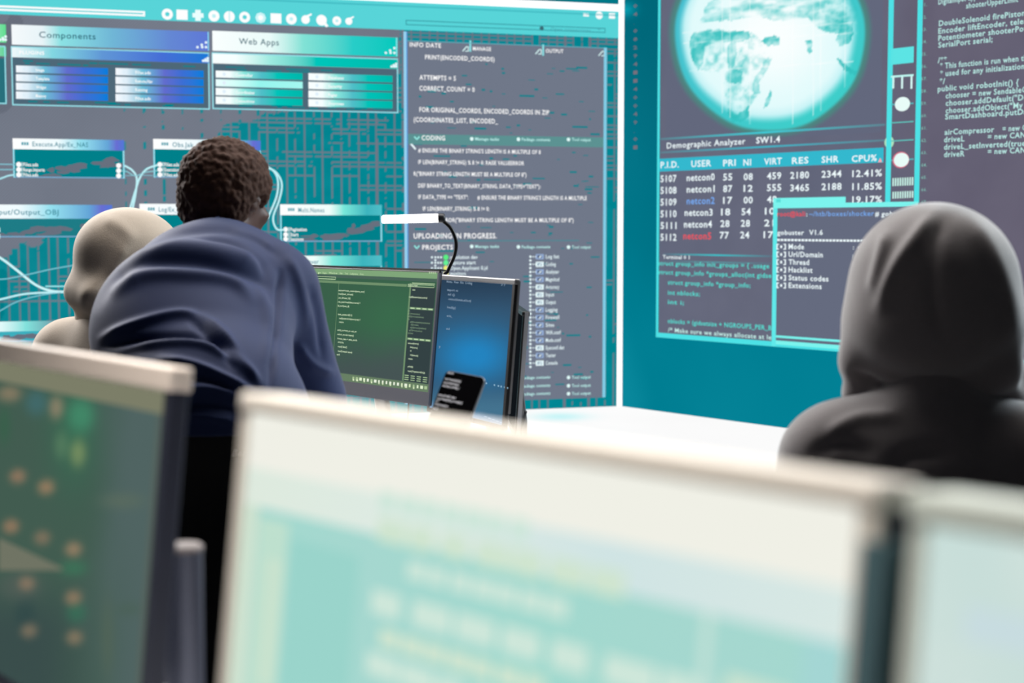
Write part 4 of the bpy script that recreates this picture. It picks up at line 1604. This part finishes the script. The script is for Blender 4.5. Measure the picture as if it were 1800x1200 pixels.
def polydist(px, py, pts):
    """distance in pixels to a smooth curve through pts, signed by its side, and the place along it 0..1"""
    c = np.array([q[:2] for q in bez([np.array([*p, 0.0]) for p in pts], 10)])
    best = np.full(px.shape, 1e9)
    sg = np.zeros(px.shape)
    tt = np.zeros(px.shape)
    for i in range(len(c) - 1):
        a, d = c[i], c[i + 1] - c[i]
        t = np.clip(((px - a[0]) * d[0] + (py - a[1]) * d[1]) / (d @ d), 0, 1)
        ex, ey = px - a[0] - t * d[0], py - a[1] - t * d[1]
        r = np.hypot(ex, ey)
        m = r < best
        best = np.where(m, r, best)
        sg = np.where(m, np.sign(d[0] * ey - d[1] * ex), sg)
        tt = np.where(m, (i + t) / (len(c) - 1), tt)
    return best * sg, tt


def folds(V, Q, curves):
    """cloth folds: each curve (points seen from the back of the wearer, width, height, kind) raises or creases the cloth"""
    N = normals(V, Q)
    z = (V - CAM) @ FWD
    px, py = 900 + F * ((V - CAM) @ RGT) / z, 600 - F * ((V - CAM) @ UPV) / z
    d = np.zeros(len(V))
    face = np.clip((N * (CAM - V)).sum(1) / np.linalg.norm(CAM - V, axis=1) * 2.5, 0, 1)
    for pts, w, amp, kind in curves:
        sd, t = polydist(px, py, pts)
        w, amp = w * .85, amp * 1.2
        end = np.clip(np.minimum(t, 1 - t) * 5, 0, 1)
        if kind == 'ridge':
            k = np.exp(-(sd / w) ** 2)
        elif kind == 'step':                       # cloth lies proud on the upper side, tucks in below
            k = np.exp(-(sd / w) ** 2) * np.where(sd < 0, 1.0, -1.0) * np.minimum(1, np.abs(sd) / (w * .35))
        d += amp * k * end * face
    return V + N * d[:, None]


def hand(Fd, wrist, fdir, pdir, side, sc=1.0, curl=0.35):
    """palm, four fingers and a thumb; fdir along the fingers, pdir out of the palm, side +1 thumb along fdir x pdir"""
    fdir, pdir = norm(fdir), norm(np.asarray(pdir, float) - np.asarray(fdir, float) * (np.asarray(pdir, float) @ norm(fdir)))
    s_ = np.cross(fdir, pdir) * side
    w = np.asarray(wrist, float)
    R = np.array([s_, fdir, pdir])
    Fd.add(Fd.ell(w + fdir * .05 * sc, (.042 * sc, .055 * sc, .016 * sc), R), .015)
    for i, (o, ln, r) in enumerate(((.030, .070, .0088), (.010, .079, .0092), (-.011, .073, .0088), (-.030, .056, .0080))):
        p = w + fdir * (.092 - .006 * abs(i - 1)) * sc + s_ * o * sc
        a = 0.12 + curl * .4
        for seg, fr in ((.45, 1.0), (.31, .9), (.24, .8)):
            d = fdir * math.cos(a) + pdir * math.sin(a) + s_ * (o * 1.5)
            q = p + norm(d) * ln * seg * sc
            Fd.add(Fd.caps(p, q, r * fr * sc, r * fr * .92 * sc), .004)
            p = q
            a += curl
    p = w + fdir * .022 * sc + s_ * .032 * sc
    q = p + norm(fdir * .75 + s_ * .75 + pdir * .25) * .042 * sc
    r_ = q + norm(fdir * .95 + s_ * .3 + pdir * .3) * .032 * sc
    Fd.add(Fd.caps(p, q, .012 * sc, .010 * sc), .010)
    Fd.add(Fd.caps(q, r_, .010 * sc, .008 * sc), .004)


def face_axes(yaw, pit):
    """right, forward and up axes of a head; yaw 0 looks along +Y, positive to the right"""
    y = math.radians(yaw)
    f = np.array([math.sin(y) * math.cos(pit), math.cos(y) * math.cos(pit), math.sin(pit)])
    r = np.array([math.cos(y), -math.sin(y), 0])
    return r, f, np.cross(r, f)


def head_field(Fd, c, ax, sc=1.0, k=.02):
    r, f, u = ax
    P = lambda a, b, d: np.asarray(c) + (r * a + f * b + u * d) * sc
    R = np.array([r, f, u])
    Fd.add(Fd.ell(P(0, -.012, .02), (.074 * sc, .094 * sc, .094 * sc), R), .02)
    Fd.add(Fd.ell(P(0, .030, -.05), (.058 * sc, .062 * sc, .074 * sc), R), .03)
    Fd.add(Fd.ell(P(0, .068, -.100), (.026 * sc, .024 * sc, .020 * sc), R), .02)          # chin
    Fd.add(Fd.caps(P(-.03, .078, .018), P(.03, .078, .018), .012 * sc, .012 * sc), .015)  # brow
    Fd.add(Fd.caps(P(0, .088, .005), P(0, .108, -.032), .008 * sc, .014 * sc), .010)      # nose
    Fd.add(Fd.caps(P(-.012, .094, -.036), P(.012, .094, -.036), .009 * sc, .009 * sc), .006)
    for sg in (-1, 1):
        Fd.add(Fd.ell(P(.045 * sg, .062, -.028), (.022 * sc, .020 * sc, .018 * sc), R), .02)  # cheek
        Fd.scut(-Fd.ell(P(.031 * sg, .094, -.002), (.017 * sc, .014 * sc, .011 * sc), R), .01)
        Fd.add(Fd.ell(P(.031 * sg, .077, -.003), (.0125 * sc, .0125 * sc, .0125 * sc), R), .003)  # eye
        e = P(.077 * sg, -.008, -.008)
        Re = np.array([r * .93 - f * .37 * sg, f * .93 + r * .37 * sg, u])
        Fd.add(Fd.ell(e + u * .004, (.010 * sc, .019 * sc, .032 * sc), Re), .006)        # ear
        Fd.scut(-Fd.ell(e + r * .010 * sg + u * .006, (.006 * sc, .010 * sc, .018 * sc), Re), .005)
    Fd.add(Fd.caps(P(-.020, .090, -.066), P(.020, .090, -.066), .0075 * sc, .0075 * sc), .006)   # lips
    Fd.add(Fd.caps(P(-.016, .088, -.078), P(.016, .088, -.078), .008 * sc, .008 * sc), .006)
    Fd.scut(-Fd.caps(P(-.022, .100, -.0715), P(.022, .100, -.0715), .003 * sc, .003 * sc), .004)


SKIN_D = pbr('dark_skin', (92, 62, 50), .5, mott=.08)
SKIN_L = pbr('light_skin', (186, 140, 118), .5, mott=.06)

# ------------------------------------------------------------------ the bending man
MAN = (-.60, 2.98, 0.0)
man_lo, man_hi = (-1.06, 2.72, -.01), (-.14, 3.92, 1.60)
pel = np.array((-.585, 3.0, .955))
hipL, hipR = np.array((-.685, 3.0, .90)), np.array((-.49, 3.0, .90))
kneL, kneR = np.array((-.652, 3.02, .49)), np.array((-.512, 3.04, .49))
ankL, ankR = np.array((-.66, 2.94, .085)), np.array((-.505, 2.96, .085))
shL, shR = np.array((-.775, 3.37, 1.165)), np.array((-.512, 3.36, 1.195))
elL, elR = np.array((-.80, 3.50, .955)), np.array((-.452, 3.43, .945))
wrL, wrR = np.array((-.60, 3.62, .825)), np.array((-.41, 3.61, .82))
neck = np.array((-.648, 3.40, 1.268))
headc = np.array((-.645, 3.515, 1.395))
hax = face_axes(28, -.18)
waist, chest = np.array((-.625, 3.10, 1.055)), np.array((-.655, 3.25, 1.155))
sp = norm(chest - pel)
side_ = norm(np.cross(sp, Z3) * -1)
side_ = side_ if side_[0] > 0 else -side_
RT = np.array([side_, sp, np.cross(side_, sp)])


def torso(Fd, t):
    Fd.add(Fd.ell(pel, (.172 + t, .12 + t, .125 + t), np.array([X3, Y3, Z3])), .05)
    Fd.add(Fd.ell(waist, (.165 + t, .15 + t, .115 + t), RT), .08)
    Fd.add(Fd.ell(chest, (.182 + t, .17 + t, .125 + t), RT), .08)
    Fd.add(Fd.caps(shL + (.02, .01, -.01), shR + (-.02, .01, -.01), .066 + t, .066 + t), .07)
    Fd.add(Fd.caps(chest, neck, .10 + t, .055 + t), .07)
    Fd.add(Fd.ell(neck + (.0, -.035, -.01), (.135 + t, .085 + t, .062 + t)), .06)


def legs(Fd, t):
    for h_, k_, a_ in ((hipL, kneL, ankL), (hipR, kneR, ankR)):
        Fd.add(Fd.caps(h_, k_, .088 + t, .058 + t), .05)
        Fd.add(Fd.caps(k_, a_ + (k_ - a_) * .7, .056 + t, .057 + t), .03)
        Fd.add(Fd.caps(a_ + (k_ - a_) * .7, a_, .057 + t, .040 + t), .02)


def arms(Fd, t, k=.03):
    Fd.add(Fd.caps(shL, elL, .056 + t, .044 + t), .05)
    Fd.add(Fd.caps(shR, elR, .056 + t, .044 + t), .05)
    Fd.add(Fd.caps(elL, wrL, .043 + t, .028 + t), k)
    Fd.add(Fd.caps(elR, wrR, .043 + t, .028 + t), k)


B = Field(man_lo, man_hi, .0085)
torso(B, -.008)
legs(B, -.006)
arms(B, -.006)
B.add(B.caps(neck, headc + (0, -.01, -.03), .056, .054), .03)
head_field(B, headc, hax)
hand(B, wrL + (.012, .010, -.02), (.8, .5, -.22), (0.1, .3, -1), -1, 1.0, .10)
hand(B, wrR + (.004, .012, -.02), (.2, 1, -.22), (0, -.2, -1), 1, 1.0, .10)
for a_ in (ankL, ankR):
    B.add(B.caps(a_, a_ + (0, .13, -.045), .036, .03), .03)
V, Q = B.mesh(1)
man = obj('person', V, Q, SKIN_D, smooth=True, loc=MAN)
tag(man, 'person in a navy shirt and black trousers bending over the desk, seen from behind', 'person')

S = Field((-1.06, 2.74, .78), (-.25, 3.72, 1.42), .0056)
torso(S, .016)
arms(S, .017, .04)
S.add(S.caps(pel + (0, -.01, .01), pel + (0, 0, -.06), .155, .16), .06)        # shirt tail over the hips
S.add(S.caps(shL + (-.004, -.01, .01), elL + (-.01, 0, 0), .082, .070), .05)    # loose sleeves
S.add(S.caps(shR + (.0, -.012, 0), elR, .078, .066), .05)
S.add(S.ell(chest + (-.05, -.05, -.05), (.165, .16, .13), RT), .08)             # cloth falling from the back
S.D = np.where((S.Z < 1.0) & (S.Y < 3.28), np.maximum(S.D, (.942 - S.Z)), S.D)
for w_, e_ in ((wrL, elL), (wrR, elR)):
    n_ = norm(w_ - e_)
    near = np.sqrt((S.X - w_[0]) ** 2 + (S.Y - w_[1]) ** 2 + (S.Z - w_[2]) ** 2) < .17
    S.D = np.where(near, np.maximum(S.D, S.plane(w_ - n_ * .02, n_)), S.D)
S.cut(-(S.caps(neck + (0, .01, .02), headc, .064, .068)))
# hollow: cloth a few millimetres thick at hem and cuffs
V, Q = S.mesh(3)
V = folds(V, Q, [
    ([(160, 548), (198, 486), (245, 459), (326, 457), (392, 468), (464, 494), (482, 540)], 14, -.013, 'ridge'),
    ([(205, 472), (262, 440), (340, 436), (420, 450), (470, 470)], 17, .012, 'ridge'),
    ([(190, 520), (250, 485), (330, 482), (410, 494), (455, 540)], 13, .009, 'ridge'),
    ([(232, 452), (300, 415), (380, 402), (450, 418), (500, 460)], 11, -.007, 'ridge'),
    ([(400, 400), (450, 415), (485, 440)], 8, .006, 'ridge'),
    ([(330, 420), (400, 428), (450, 455), (476, 490)], 7, -.006, 'ridge'),
    ([(492, 470), (492, 530), (484, 600), (472, 690)], 6, -.012, 'ridge'),
    ([(452, 500), (472, 560), (468, 640)], 12, .006, 'ridge'),
    ([(505, 445), (528, 500), (540, 580)], 10, .005, 'ridge'),
    ([(168, 600), (230, 572), (310, 552), (362, 560)], 9, .009, 'ridge'),
    ([(170, 612), (240, 596), (330, 590), (400, 606), (440, 650)], 8, -.009, 'ridge'),
    ([(200, 618), (300, 602), (370, 610), (430, 650)], 7, .008, 'ridge'),
    ([(350, 552), (395, 590), (430, 640), (462, 680)], 9, .010, 'ridge'),
    ([(330, 560), (380, 600), (415, 650)], 7, -.008, 'ridge'),
    ([(270, 628), (340, 640), (400, 665), (450, 690)], 8, .009, 'ridge'),
    ([(300, 662), (360, 664), (420, 690)], 8, -.009, 'ridge'),
    ([(300, 692), (360, 682), (430, 692)], 8, .008, 'ridge'),
    ([(300, 715), (360, 708), (430, 722)], 8, -.007, 'ridge'),
    ([(300, 742), (350, 732), (430, 744)], 7, .006, 'ridge'),
    ([(545, 500), (560, 560), (568, 640)], 9, -.006, 'ridge'),
    ([(520, 600), (550, 640), (590, 660)], 9, .008, 'ridge'),
])
V = relax(V, Q, .25)
M_SHIRT = pbr('navy_cotton', (30, 47, 92), .7, spec=.25, bump=(500, .12), sheen=.15)
shirt = obj('shirt', V, Q, M_SHIRT, man, smooth=True)
T = Field((-.86, 2.76, .02), (-.3, 3.26, 1.02), .009)
T.add(T.ell(pel, (.178, .128, .13)), .0)
legs(T, .022)
T.cut(T.plane((0, 0, .985), (0, 0, 1)))
T.cut(T.plane((0, 0, .05), (0, 0, -1)))
V, Q = T.mesh(2)
trousers = obj('trousers', V, Q, pbr('black_cloth', (16, 16, 20), .8, bump=(400, .15)), man, smooth=True)
# small script mark on the trousers' waistband
bp = Plane(at(421, 800, 2.835), norm((1, .18, 0)), norm((0.03, .12, 1)))
L = Layer(bp, .0)
L.text((408, 800), 436, 'Bern', 10, (200, 200, 205), .015, 2, skew=.25)
obj('waistband_mark', L.V, L.F, pbr('white_thread', (205, 205, 210), .7), trousers)
# collar
CF = Field((-.78, 3.28, 1.18), (-.5, 3.58, 1.42), .005)
nax = norm(headc - neck)
q = CF.caps(neck + nax * .018, neck + nax * .050, .078, .070)
CF.add(q)
CF.cut(-CF.caps(neck - nax * .2, headc + nax * .2, .068, .063))
CF.cut(CF.plane(neck + nax * .056, nax))
CF.cut(CF.plane(neck + nax * .004, -nax))
V, Q = CF.mesh(2)
obj('collar', V, Q, M_SHIRT, man, smooth=True)
# shoes
for a_ in (ankL, ankR):
    SF = Field(a_ + (-.075, -.10, -.09), a_ + (.075, .23, .06), .006)
    SF.add(SF.caps(a_ + (0, -.01, -.03), a_ + (0, .14, -.05), .047, .040))
    SF.add(SF.caps(a_ + (0, -.02, 0), a_ + (0, -.01, .03), .045, .046), .02)
    SF.cut(SF.plane(a_ + (0, 0, -.084), (0, 0, -1)))
    V, Q = SF.mesh(1)
    obj('shoe', V, Q, M_BLK, man, smooth=True)
# curly hair
HF = Field(headc - .17, headc + .17, .0042)
r_, f_, u_ = hax
Rh = np.array([r_, f_, u_])
HF.add(HF.ell(headc + f_ * -.020 + u_ * .030, (.099, .112, .106), Rh))
HF.add(HF.ell(headc + f_ * -.055 + u_ * -.030, (.083, .060, .070), Rh), .03)
HF.scut(-HF.ell(headc + f_ * .085 + u_ * -.05, (.085, .075, .11), Rh), .015)
for sg in (-1, 1):
    HF.scut(-HF.ell(headc + r_ * .088 * sg + f_ * .010 + u_ * -.035, (.035, .034, .045), Rh), .01)
HF.scut(HF.plane(headc + u_ * -.085 - f_ * .05, -u_ + f_ * .0), .015)
V, Q = HF.mesh(1)
N = normals(V, Q)
disp = np.array([noise.voronoi(Vector(p * 78.0))[0][0] for p in V])
disp2 = np.array([noise.noise(Vector(p * 40.0)) for p in V])
V = V + N * (0.0085 * (0.55 - disp) + .004 * disp2)[:, None]
hair = obj('hair', V, Q, pbr('dark_brown_hair', (74, 48, 36), .75, spec=.25, mott=.35, bump=(260, .6)), man, smooth=True)

# ------------------------------------------------------------------ office chairs


def office_chair(label, x, y, yaw, top=.84):
    c = empty('office_chair', (x, y, 0), label, 'chair', 'office chairs under the hooded people')
    t = math.radians(yaw)
    f_ = np.array((math.sin(t), math.cos(t), 0))
    r_ = np.array((math.cos(t), -math.sin(t), 0))
    b = np.array((x, y, 0.0))
    v, f = box(b + Z3 * .395, r_, f_, Z3, .23, .22, .030)
    obj('seat', v, f, M_BLK, c, bevel=.02)
    v, f = box(b - f_ * .255 + Z3 * (.60 + top) / 2, r_, f_, Z3, .20, .022, (top - .60) / 2)
    obj('backrest', v, f, M_BLK, c, bevel=.015)
    v, f = tube(bez([b - f_ * .10 + Z3 * .36, b - f_ * .24 + Z3 * .37, b - f_ * .29 + Z3 * .50, b - f_ * .285 + Z3 * .70], 6), .016, 10)
    obj('back_support', v, f, M_DARK, c, smooth=True)
    v, f = tube([b + Z3 * .10, b + Z3 * .37], .027, 16)
    obj('gas_column', v, f, M_SILV, c, smooth=False)
    for k in range(5):
        w = t + 2 * math.pi * k / 5
        d = np.array((math.sin(w), math.cos(w), 0))
        lg = obj('leg', *tube([b + Z3 * .11, b + d * .27 + Z3 * .075], [.024, .016], 10), M_DARK, c, smooth=True)
        cc = b + d * .27
        s_ = np.cross(d, Z3)
        obj('caster', *tube([cc + Z3 * .03 - s_ * .02, cc + Z3 * .03 + s_ * .02], .03, 16), M_BLK, lg)
    return c


# ------------------------------------------------------------------ seated hooded people


def seated(label, seat, yaw_t, head, yaw_h, pit, M, hood_fn, hands, shw=.195, sh_z=None, skin=SKIN_L, sh_lift=(0, 0), foldset=(), h=.0085, loose=.074, trap=0.0):
    t = math.radians(yaw_t)
    f_ = np.array((math.sin(t), math.cos(t), 0))
    r_ = np.array((math.cos(t), -math.sin(t), 0))
    H = np.array((seat[0], seat[1], .545))
    head = np.asarray(head, float)
    hx = face_axes(yaw_h, pit)
    neck_ = np.array((head[0], head[1], 0)) - f_ * .045 + Z3 * (head[2] - .15)
    sz = neck_[2] - .075 if sh_z is None else sh_z
    sc_ = np.array((neck_[0], neck_[1], sz)) - f_ * .01
    sL, sR = sc_ - r_ * shw + Z3 * sh_lift[0], sc_ + r_ * shw + Z3 * sh_lift[1]
    chest_ = H * .35 + sc_ * .65 - Z3 * .03
    belly = H * .75 + sc_ * .25
    RT_ = np.array([r_, f_, Z3])
    kn = [H + f_ * .43 - r_ * .11 - Z3 * .03, H + f_ * .43 + r_ * .11 - Z3 * .03]
    hp = [H - r_ * .09, H + r_ * .09]
    an = [k_ * np.array((1, 1, 0)) + f_ * .02 + Z3 * .085 for k_ in kn]
    hl, hr = hands
    hl, hr = np.asarray(hl, float), np.asarray(hr, float)

    def elbow(s_, w_, sg):
        m = (s_ + w_) / 2
        d = np.linalg.norm(w_ - s_)
        off = math.sqrt(max(.0, .285 ** 2 - (d / 2) ** 2))
        dn = norm(w_ - s_)
        o = -Z3 * 1.0 + r_ * sg * .45 - f_ * .15
        o = norm(o - dn * (o @ dn))
        return m + o * off
    eL, eR = elbow(sL, hl, -1), elbow(sR, hr, 1)

    def upper(Fd, q):
        Fd.add(Fd.ell(H + Z3 * .02, (.17 + q, .125 + q, .12 + q), RT_), .05)
        Fd.add(Fd.ell(belly, (.160 + q, .118 + q, .17 + q), RT_), .08)
        Fd.add(Fd.ell(chest_, (.178 + q, .122 + q, .19 + q), RT_), .08)
        Fd.add(Fd.caps(sL + r_ * .02, sR - r_ * .02, .062 + q, .062 + q), .07)
        Fd.add(Fd.caps(sc_ - Z3 * .02, neck_ + Z3 * .02, .085 + q, .055 + q), .07)

    def arm(Fd, q):
        for s_, e_, w_ in ((sL, eL, hl), (sR, eR, hr)):
            Fd.add(Fd.caps(s_, e_, .054 + q, .043 + q), .05)
            Fd.add(Fd.caps(e_, w_, .042 + q, .028 + q), .03)
    allp = np.array([H, sL, sR, eL, eR, hl, hr, *kn, *an, head])
    lo, hi = allp.min(0) - .24, allp.max(0) + .24
    lo[2] = -.01
    Bf = Field(lo, hi, .0095)
    upper(Bf, -.012)
    arm(Bf, -.008)
    for h0, k0, a0_ in zip(hp, kn, an):
        Bf.add(Bf.caps(h0, k0, .082, .056), .05)
        Bf.add(Bf.caps(k0, a0_, .052, .036), .03)
        Bf.add(Bf.caps(a0_, a0_ + f_ * .13 - Z3 * .045, .034, .028), .03)
    Bf.add(Bf.caps(neck_, head, .054, .054), .03)
    head_field(Bf, head, hx, .98)
    for w_, e_, sg in ((hl, eL, -1), (hr, eR, 1)):
        hd = norm(norm(w_ - e_) + f_ * .6 - Z3 * .05)
        hand(Bf, w_ + hd * .012, hd, (0, 0, -1), -sg if (np.cross(hd, -Z3) @ r_) * sg > 0 else sg, .95, .12)
    V, Q = Bf.mesh(1)
    per = obj('person', V, Q, skin, smooth=True, loc=(seat[0], seat[1], 0))
    tag(per, label, 'person')
    # hoodie body
    lo2, hi2 = lo.copy(), hi.copy()
    lo2[2] = .40
    Hf = Field(lo2, hi2, h)
    upper(Hf, .022)
    arm(Hf, .022)
    for s_, e_ in ((sL, eL), (sR, eR)):
        Hf.add(Hf.caps(s_, e_, loose, loose - .008), .06)
    if trap:
        Hf.add(Hf.ell(sc_ + Z3 * trap, (.175, .095, .085), RT_), .06)
        Hf.add(Hf.ell(sc_ - Z3 * .09, (.205, .115, .14), RT_), .07)
    Hf.cut(Hf.plane((0, 0, .46), (0, 0, -1)))
    Hf.D = np.where(((Hf.X - H[0]) * f_[0] + (Hf.Y - H[1]) * f_[1] > .16) & (Hf.Z < .66), np.maximum(Hf.D, .66 - Hf.Z), Hf.D)
    for w_, e_ in ((hl, eL), (hr, eR)):
        n_ = norm(w_ - e_)
        near = np.sqrt((Hf.X - w_[0]) ** 2 + (Hf.Y - w_[1]) ** 2 + (Hf.Z - w_[2]) ** 2) < .15
        Hf.D = np.where(near, np.maximum(Hf.D, Hf.plane(w_, n_)), Hf.D)
    Hf.cut(-Hf.caps(neck_ + Z3 * .03, head, .062, .07))
    V, Q = Hf.mesh(2)
    if foldset:
        V = relax(folds(V, Q, foldset), Q, .4)
    hoodie = obj('hoodie', V, Q, M, per, smooth=True)
    # hood
    Kf = Field(head - .30, head + .26, .0068)
    hf = hood_fn(Kf, head, hx, f_, r_, neck_)
    Kf.cut(-Kf.ell(head + hx[1] * .035 + hx[2] * -.01, (.088, .122, .122), np.array(hx)))      # hollow for the head
    Kf.cut(-Kf.caps(head + hx[1] * .02, head + hx[1] * .3 - hx[2] * .04, .085, .10))           # opening for the face
    V, Q = Kf.mesh(2)
    if hf:
        V = relax(folds(V, Q, hf), Q, .4)
    obj('hood', V, Q, M, hoodie, smooth=True)
    # trousers and shoes
    Tf = Field(np.minimum(lo, 9), np.array((hi[0], hi[1], .72)), .0105)
    Tf.add(Tf.ell(H + Z3 * .0, (.178, .132, .115), RT_))
    for h0, k0, a0_ in zip(hp, kn, an):
        Tf.add(Tf.caps(h0, k0, .098, .072), .05)
        Tf.add(Tf.caps(k0, a0_, .070, .056), .03)
    Tf.cut(Tf.plane((0, 0, .07), (0, 0, -1)))
    V, Q = Tf.mesh(2)
    obj('trousers', V, Q, pbr('black_cloth', (16, 16, 20), .8), per, smooth=True)
    for a0_ in an:
        g = f_
        SF = Field(a0_ - .2, a0_ + .22, .008)
        SF.add(SF.caps(a0_ - g * .02 - Z3 * .03, a0_ + g * .14 - Z3 * .048, .046, .040))
        SF.cut(SF.plane(a0_ - Z3 * .084, (0, 0, -1)))
        V, Q = SF.mesh(1)
        obj('shoe', V, Q, M_BLK, per, smooth=True)
    return per


def hood_left(K, c, hx, f_, r_, nk):
    r, f, u = hx
    R = np.array(hx)
    K.add(K.ell(c + u * .008 - f * .012, (.128, .150, .128), R))
    K.add(K.ell(c - f * .075 - u * .075, (.095, .065, .075), R), .05)       # slack at the back
    K.add(K.caps(c - f * .125 - u * .105 - r * .03, c - f * .120 - u * .115 + r * .05, .046, .046), .04)
    K.add(K.caps(c - f * .06 - u * .175 - r * .05, c - f * .05 - u * .175 + r * .06, .062, .06), .04)   # gathers at the neck
    K.add(K.caps(c + f * .02 - u * .15 - r * .06, c + f * .02 - u * .15 + r * .06, .07, .07), .05)
    return [([(228, 420), (205, 460), (172, 505), (140, 528)], 16, .006, 'ridge'),
            ([(180, 385), (215, 400), (240, 430)], 14, .004, 'ridge')]


M_BEIGE = pbr('beige_fleece', (190, 176, 160), .85, spec=.2, bump=(420, .35), sheen=.3, mott=.06)
M_GREYF = pbr('grey_fleece', (124, 117, 118), .85, spec=.2, bump=(420, .3), sheen=1.0, mott=.05)
hcL = at(234, 454, 4.16)
seated('person in a beige hoodie with the hood up, seated left of the bending man', (-1.10, 4.02), 24, hcL, 50, -.12, M_BEIGE, hood_left,
       [(-1.04, 4.36, .685), (-.70, 4.35, DZ + .10)], shw=.185, sh_z=hcL[2] - .262, trap=.03)
office_chair('black office chair under the person in the beige hoodie', -1.10, 4.02, 24, .80)


def hood_right(K, c, hx, f_, r_, nk):
    r, f, u = hx
    R = np.array(hx)
    K.add(K.ell(c + u * .034 - f * .004, (.143, .150, .143), R))
    K.add(K.ell(c - u * .045 - f * .015, (.150, .135, .098), R), .05)
    K.add(K.caps(c - u * .098 - r * .115 - f * .03, c - u * .105 + r * .10 - f * .045, .042, .045), .03)
    K.add(K.caps(c - u * .150 - r * .115 - f * .02, c - u * .158 + r * .115 - f * .02, .036, .036), .012)     # rolled edge at the neck
    K.add(K.caps(c - u * .150 - r * .06 - f * .06, c - u * .158 + r * .06 - f * .06, .036, .036), .03)
    K.add(K.caps(c - u * .110 + r * .115 + f * .03, c - u * .150 + r * .135 + f * .02, .042, .036), .03)     # lapped over the right shoulder
    return [([(1655, 366), (1610, 420), (1570, 480), (1540, 560)], 16, .008, 'ridge'), ([(1660, 372), (1640, 430), (1640, 520), (1660, 620)], 16, -.007, 'ridge'),
            ([(1690, 372), (1740, 440), (1775, 540), (1770, 620)], 22, .006, 'ridge'), ([(1490, 650), (1560, 680), (1660, 700), (1740, 690)], 9, -.012, 'ridge'),
            ([(1560, 400), (1545, 460), (1530, 520)], 12, .006, 'ridge')]


hcR = at(1640, 538, 2.62)
seated('person in a grey hoodie with the hood up, seen from behind at the right', (.735, 2.56), 12, hcR, 14, -.05, M_GREYF, hood_right,
       [(.68, 2.94, .665), (.90, 2.90, .665)], shw=.165, sh_z=.935, loose=.068, trap=.036,
       foldset=[([(1450, 765), (1510, 735), (1590, 730)], 14, .006, 'ridge'), ([(1420, 800), (1480, 780), (1540, 800)], 14, -.006, 'ridge'),
                ([(1560, 830), (1600, 800), (1680, 790)], 18, -.008, 'ridge')])
office_chair('black office chair under the person in the grey hoodie', .735, 2.56, 12, .82)

# ------------------------------------------------------------------ light


def area(name, loc, target, sx, sy, power, col=(1, 1, 1)):
    l = bpy.data.lights.new(name, 'AREA')
    l.shape = 'RECTANGLE'
    l.size, l.size_y = sx, sy
    l.energy = power
    l.color = col
    o = bpy.data.objects.new(name, l)
    COL.objects.link(o)
    o.location = loc
    d = Vector(target) - Vector(loc)
    o.rotation_euler = d.to_track_quat('-Z', 'Y').to_euler()
    return o


area('ceiling_softbox', (0.25, 4.4, 4.4), (0.2, 3.4, 0.8), 4.0, 2.2, 190, (1.0, 0.96, 0.92))
area('side_softbox', (-2.9, 5.8, 2.9), (0.4, 2.7, 1.1), 1.6, 1.6, 185, (1.0, 0.97, 0.95))
area('rim_softbox', (3.2, 5.0, 2.7), (0.7, 2.6, 1.1), 1.4, 1.4, 120, (0.82, 0.94, 1.0))
bezel_fill = area('bezel_fill_light', (-0.35, 0.85, 1.95), (-0.12, 0.92, 1.0), 1.2, .4, 5.5, (1.0, 0.93, 0.86))  # added fill to brighten the foreground bezels, no real lamp hangs here
bezel_fill.data.spread = math.radians(80)

w = bpy.data.worlds.new('studio')
scn.world = w
w.use_nodes = True
w.node_tree.nodes['Background'].inputs[0].default_value = (0.55, 0.6, 0.7, 1)
w.node_tree.nodes['Background'].inputs[1].default_value = 0.02

scn.view_settings.view_transform = 'Standard'
scn.view_settings.look = 'None'
scn.view_settings.exposure = 0.0
scn.view_settings.gamma = 1.0
scn.view_settings.use_curve_mapping = False
scn.cycles.use_denoising = True
scn.cycles.max_bounces = 6
scn.cycles.sample_clamp_indirect = 4.0
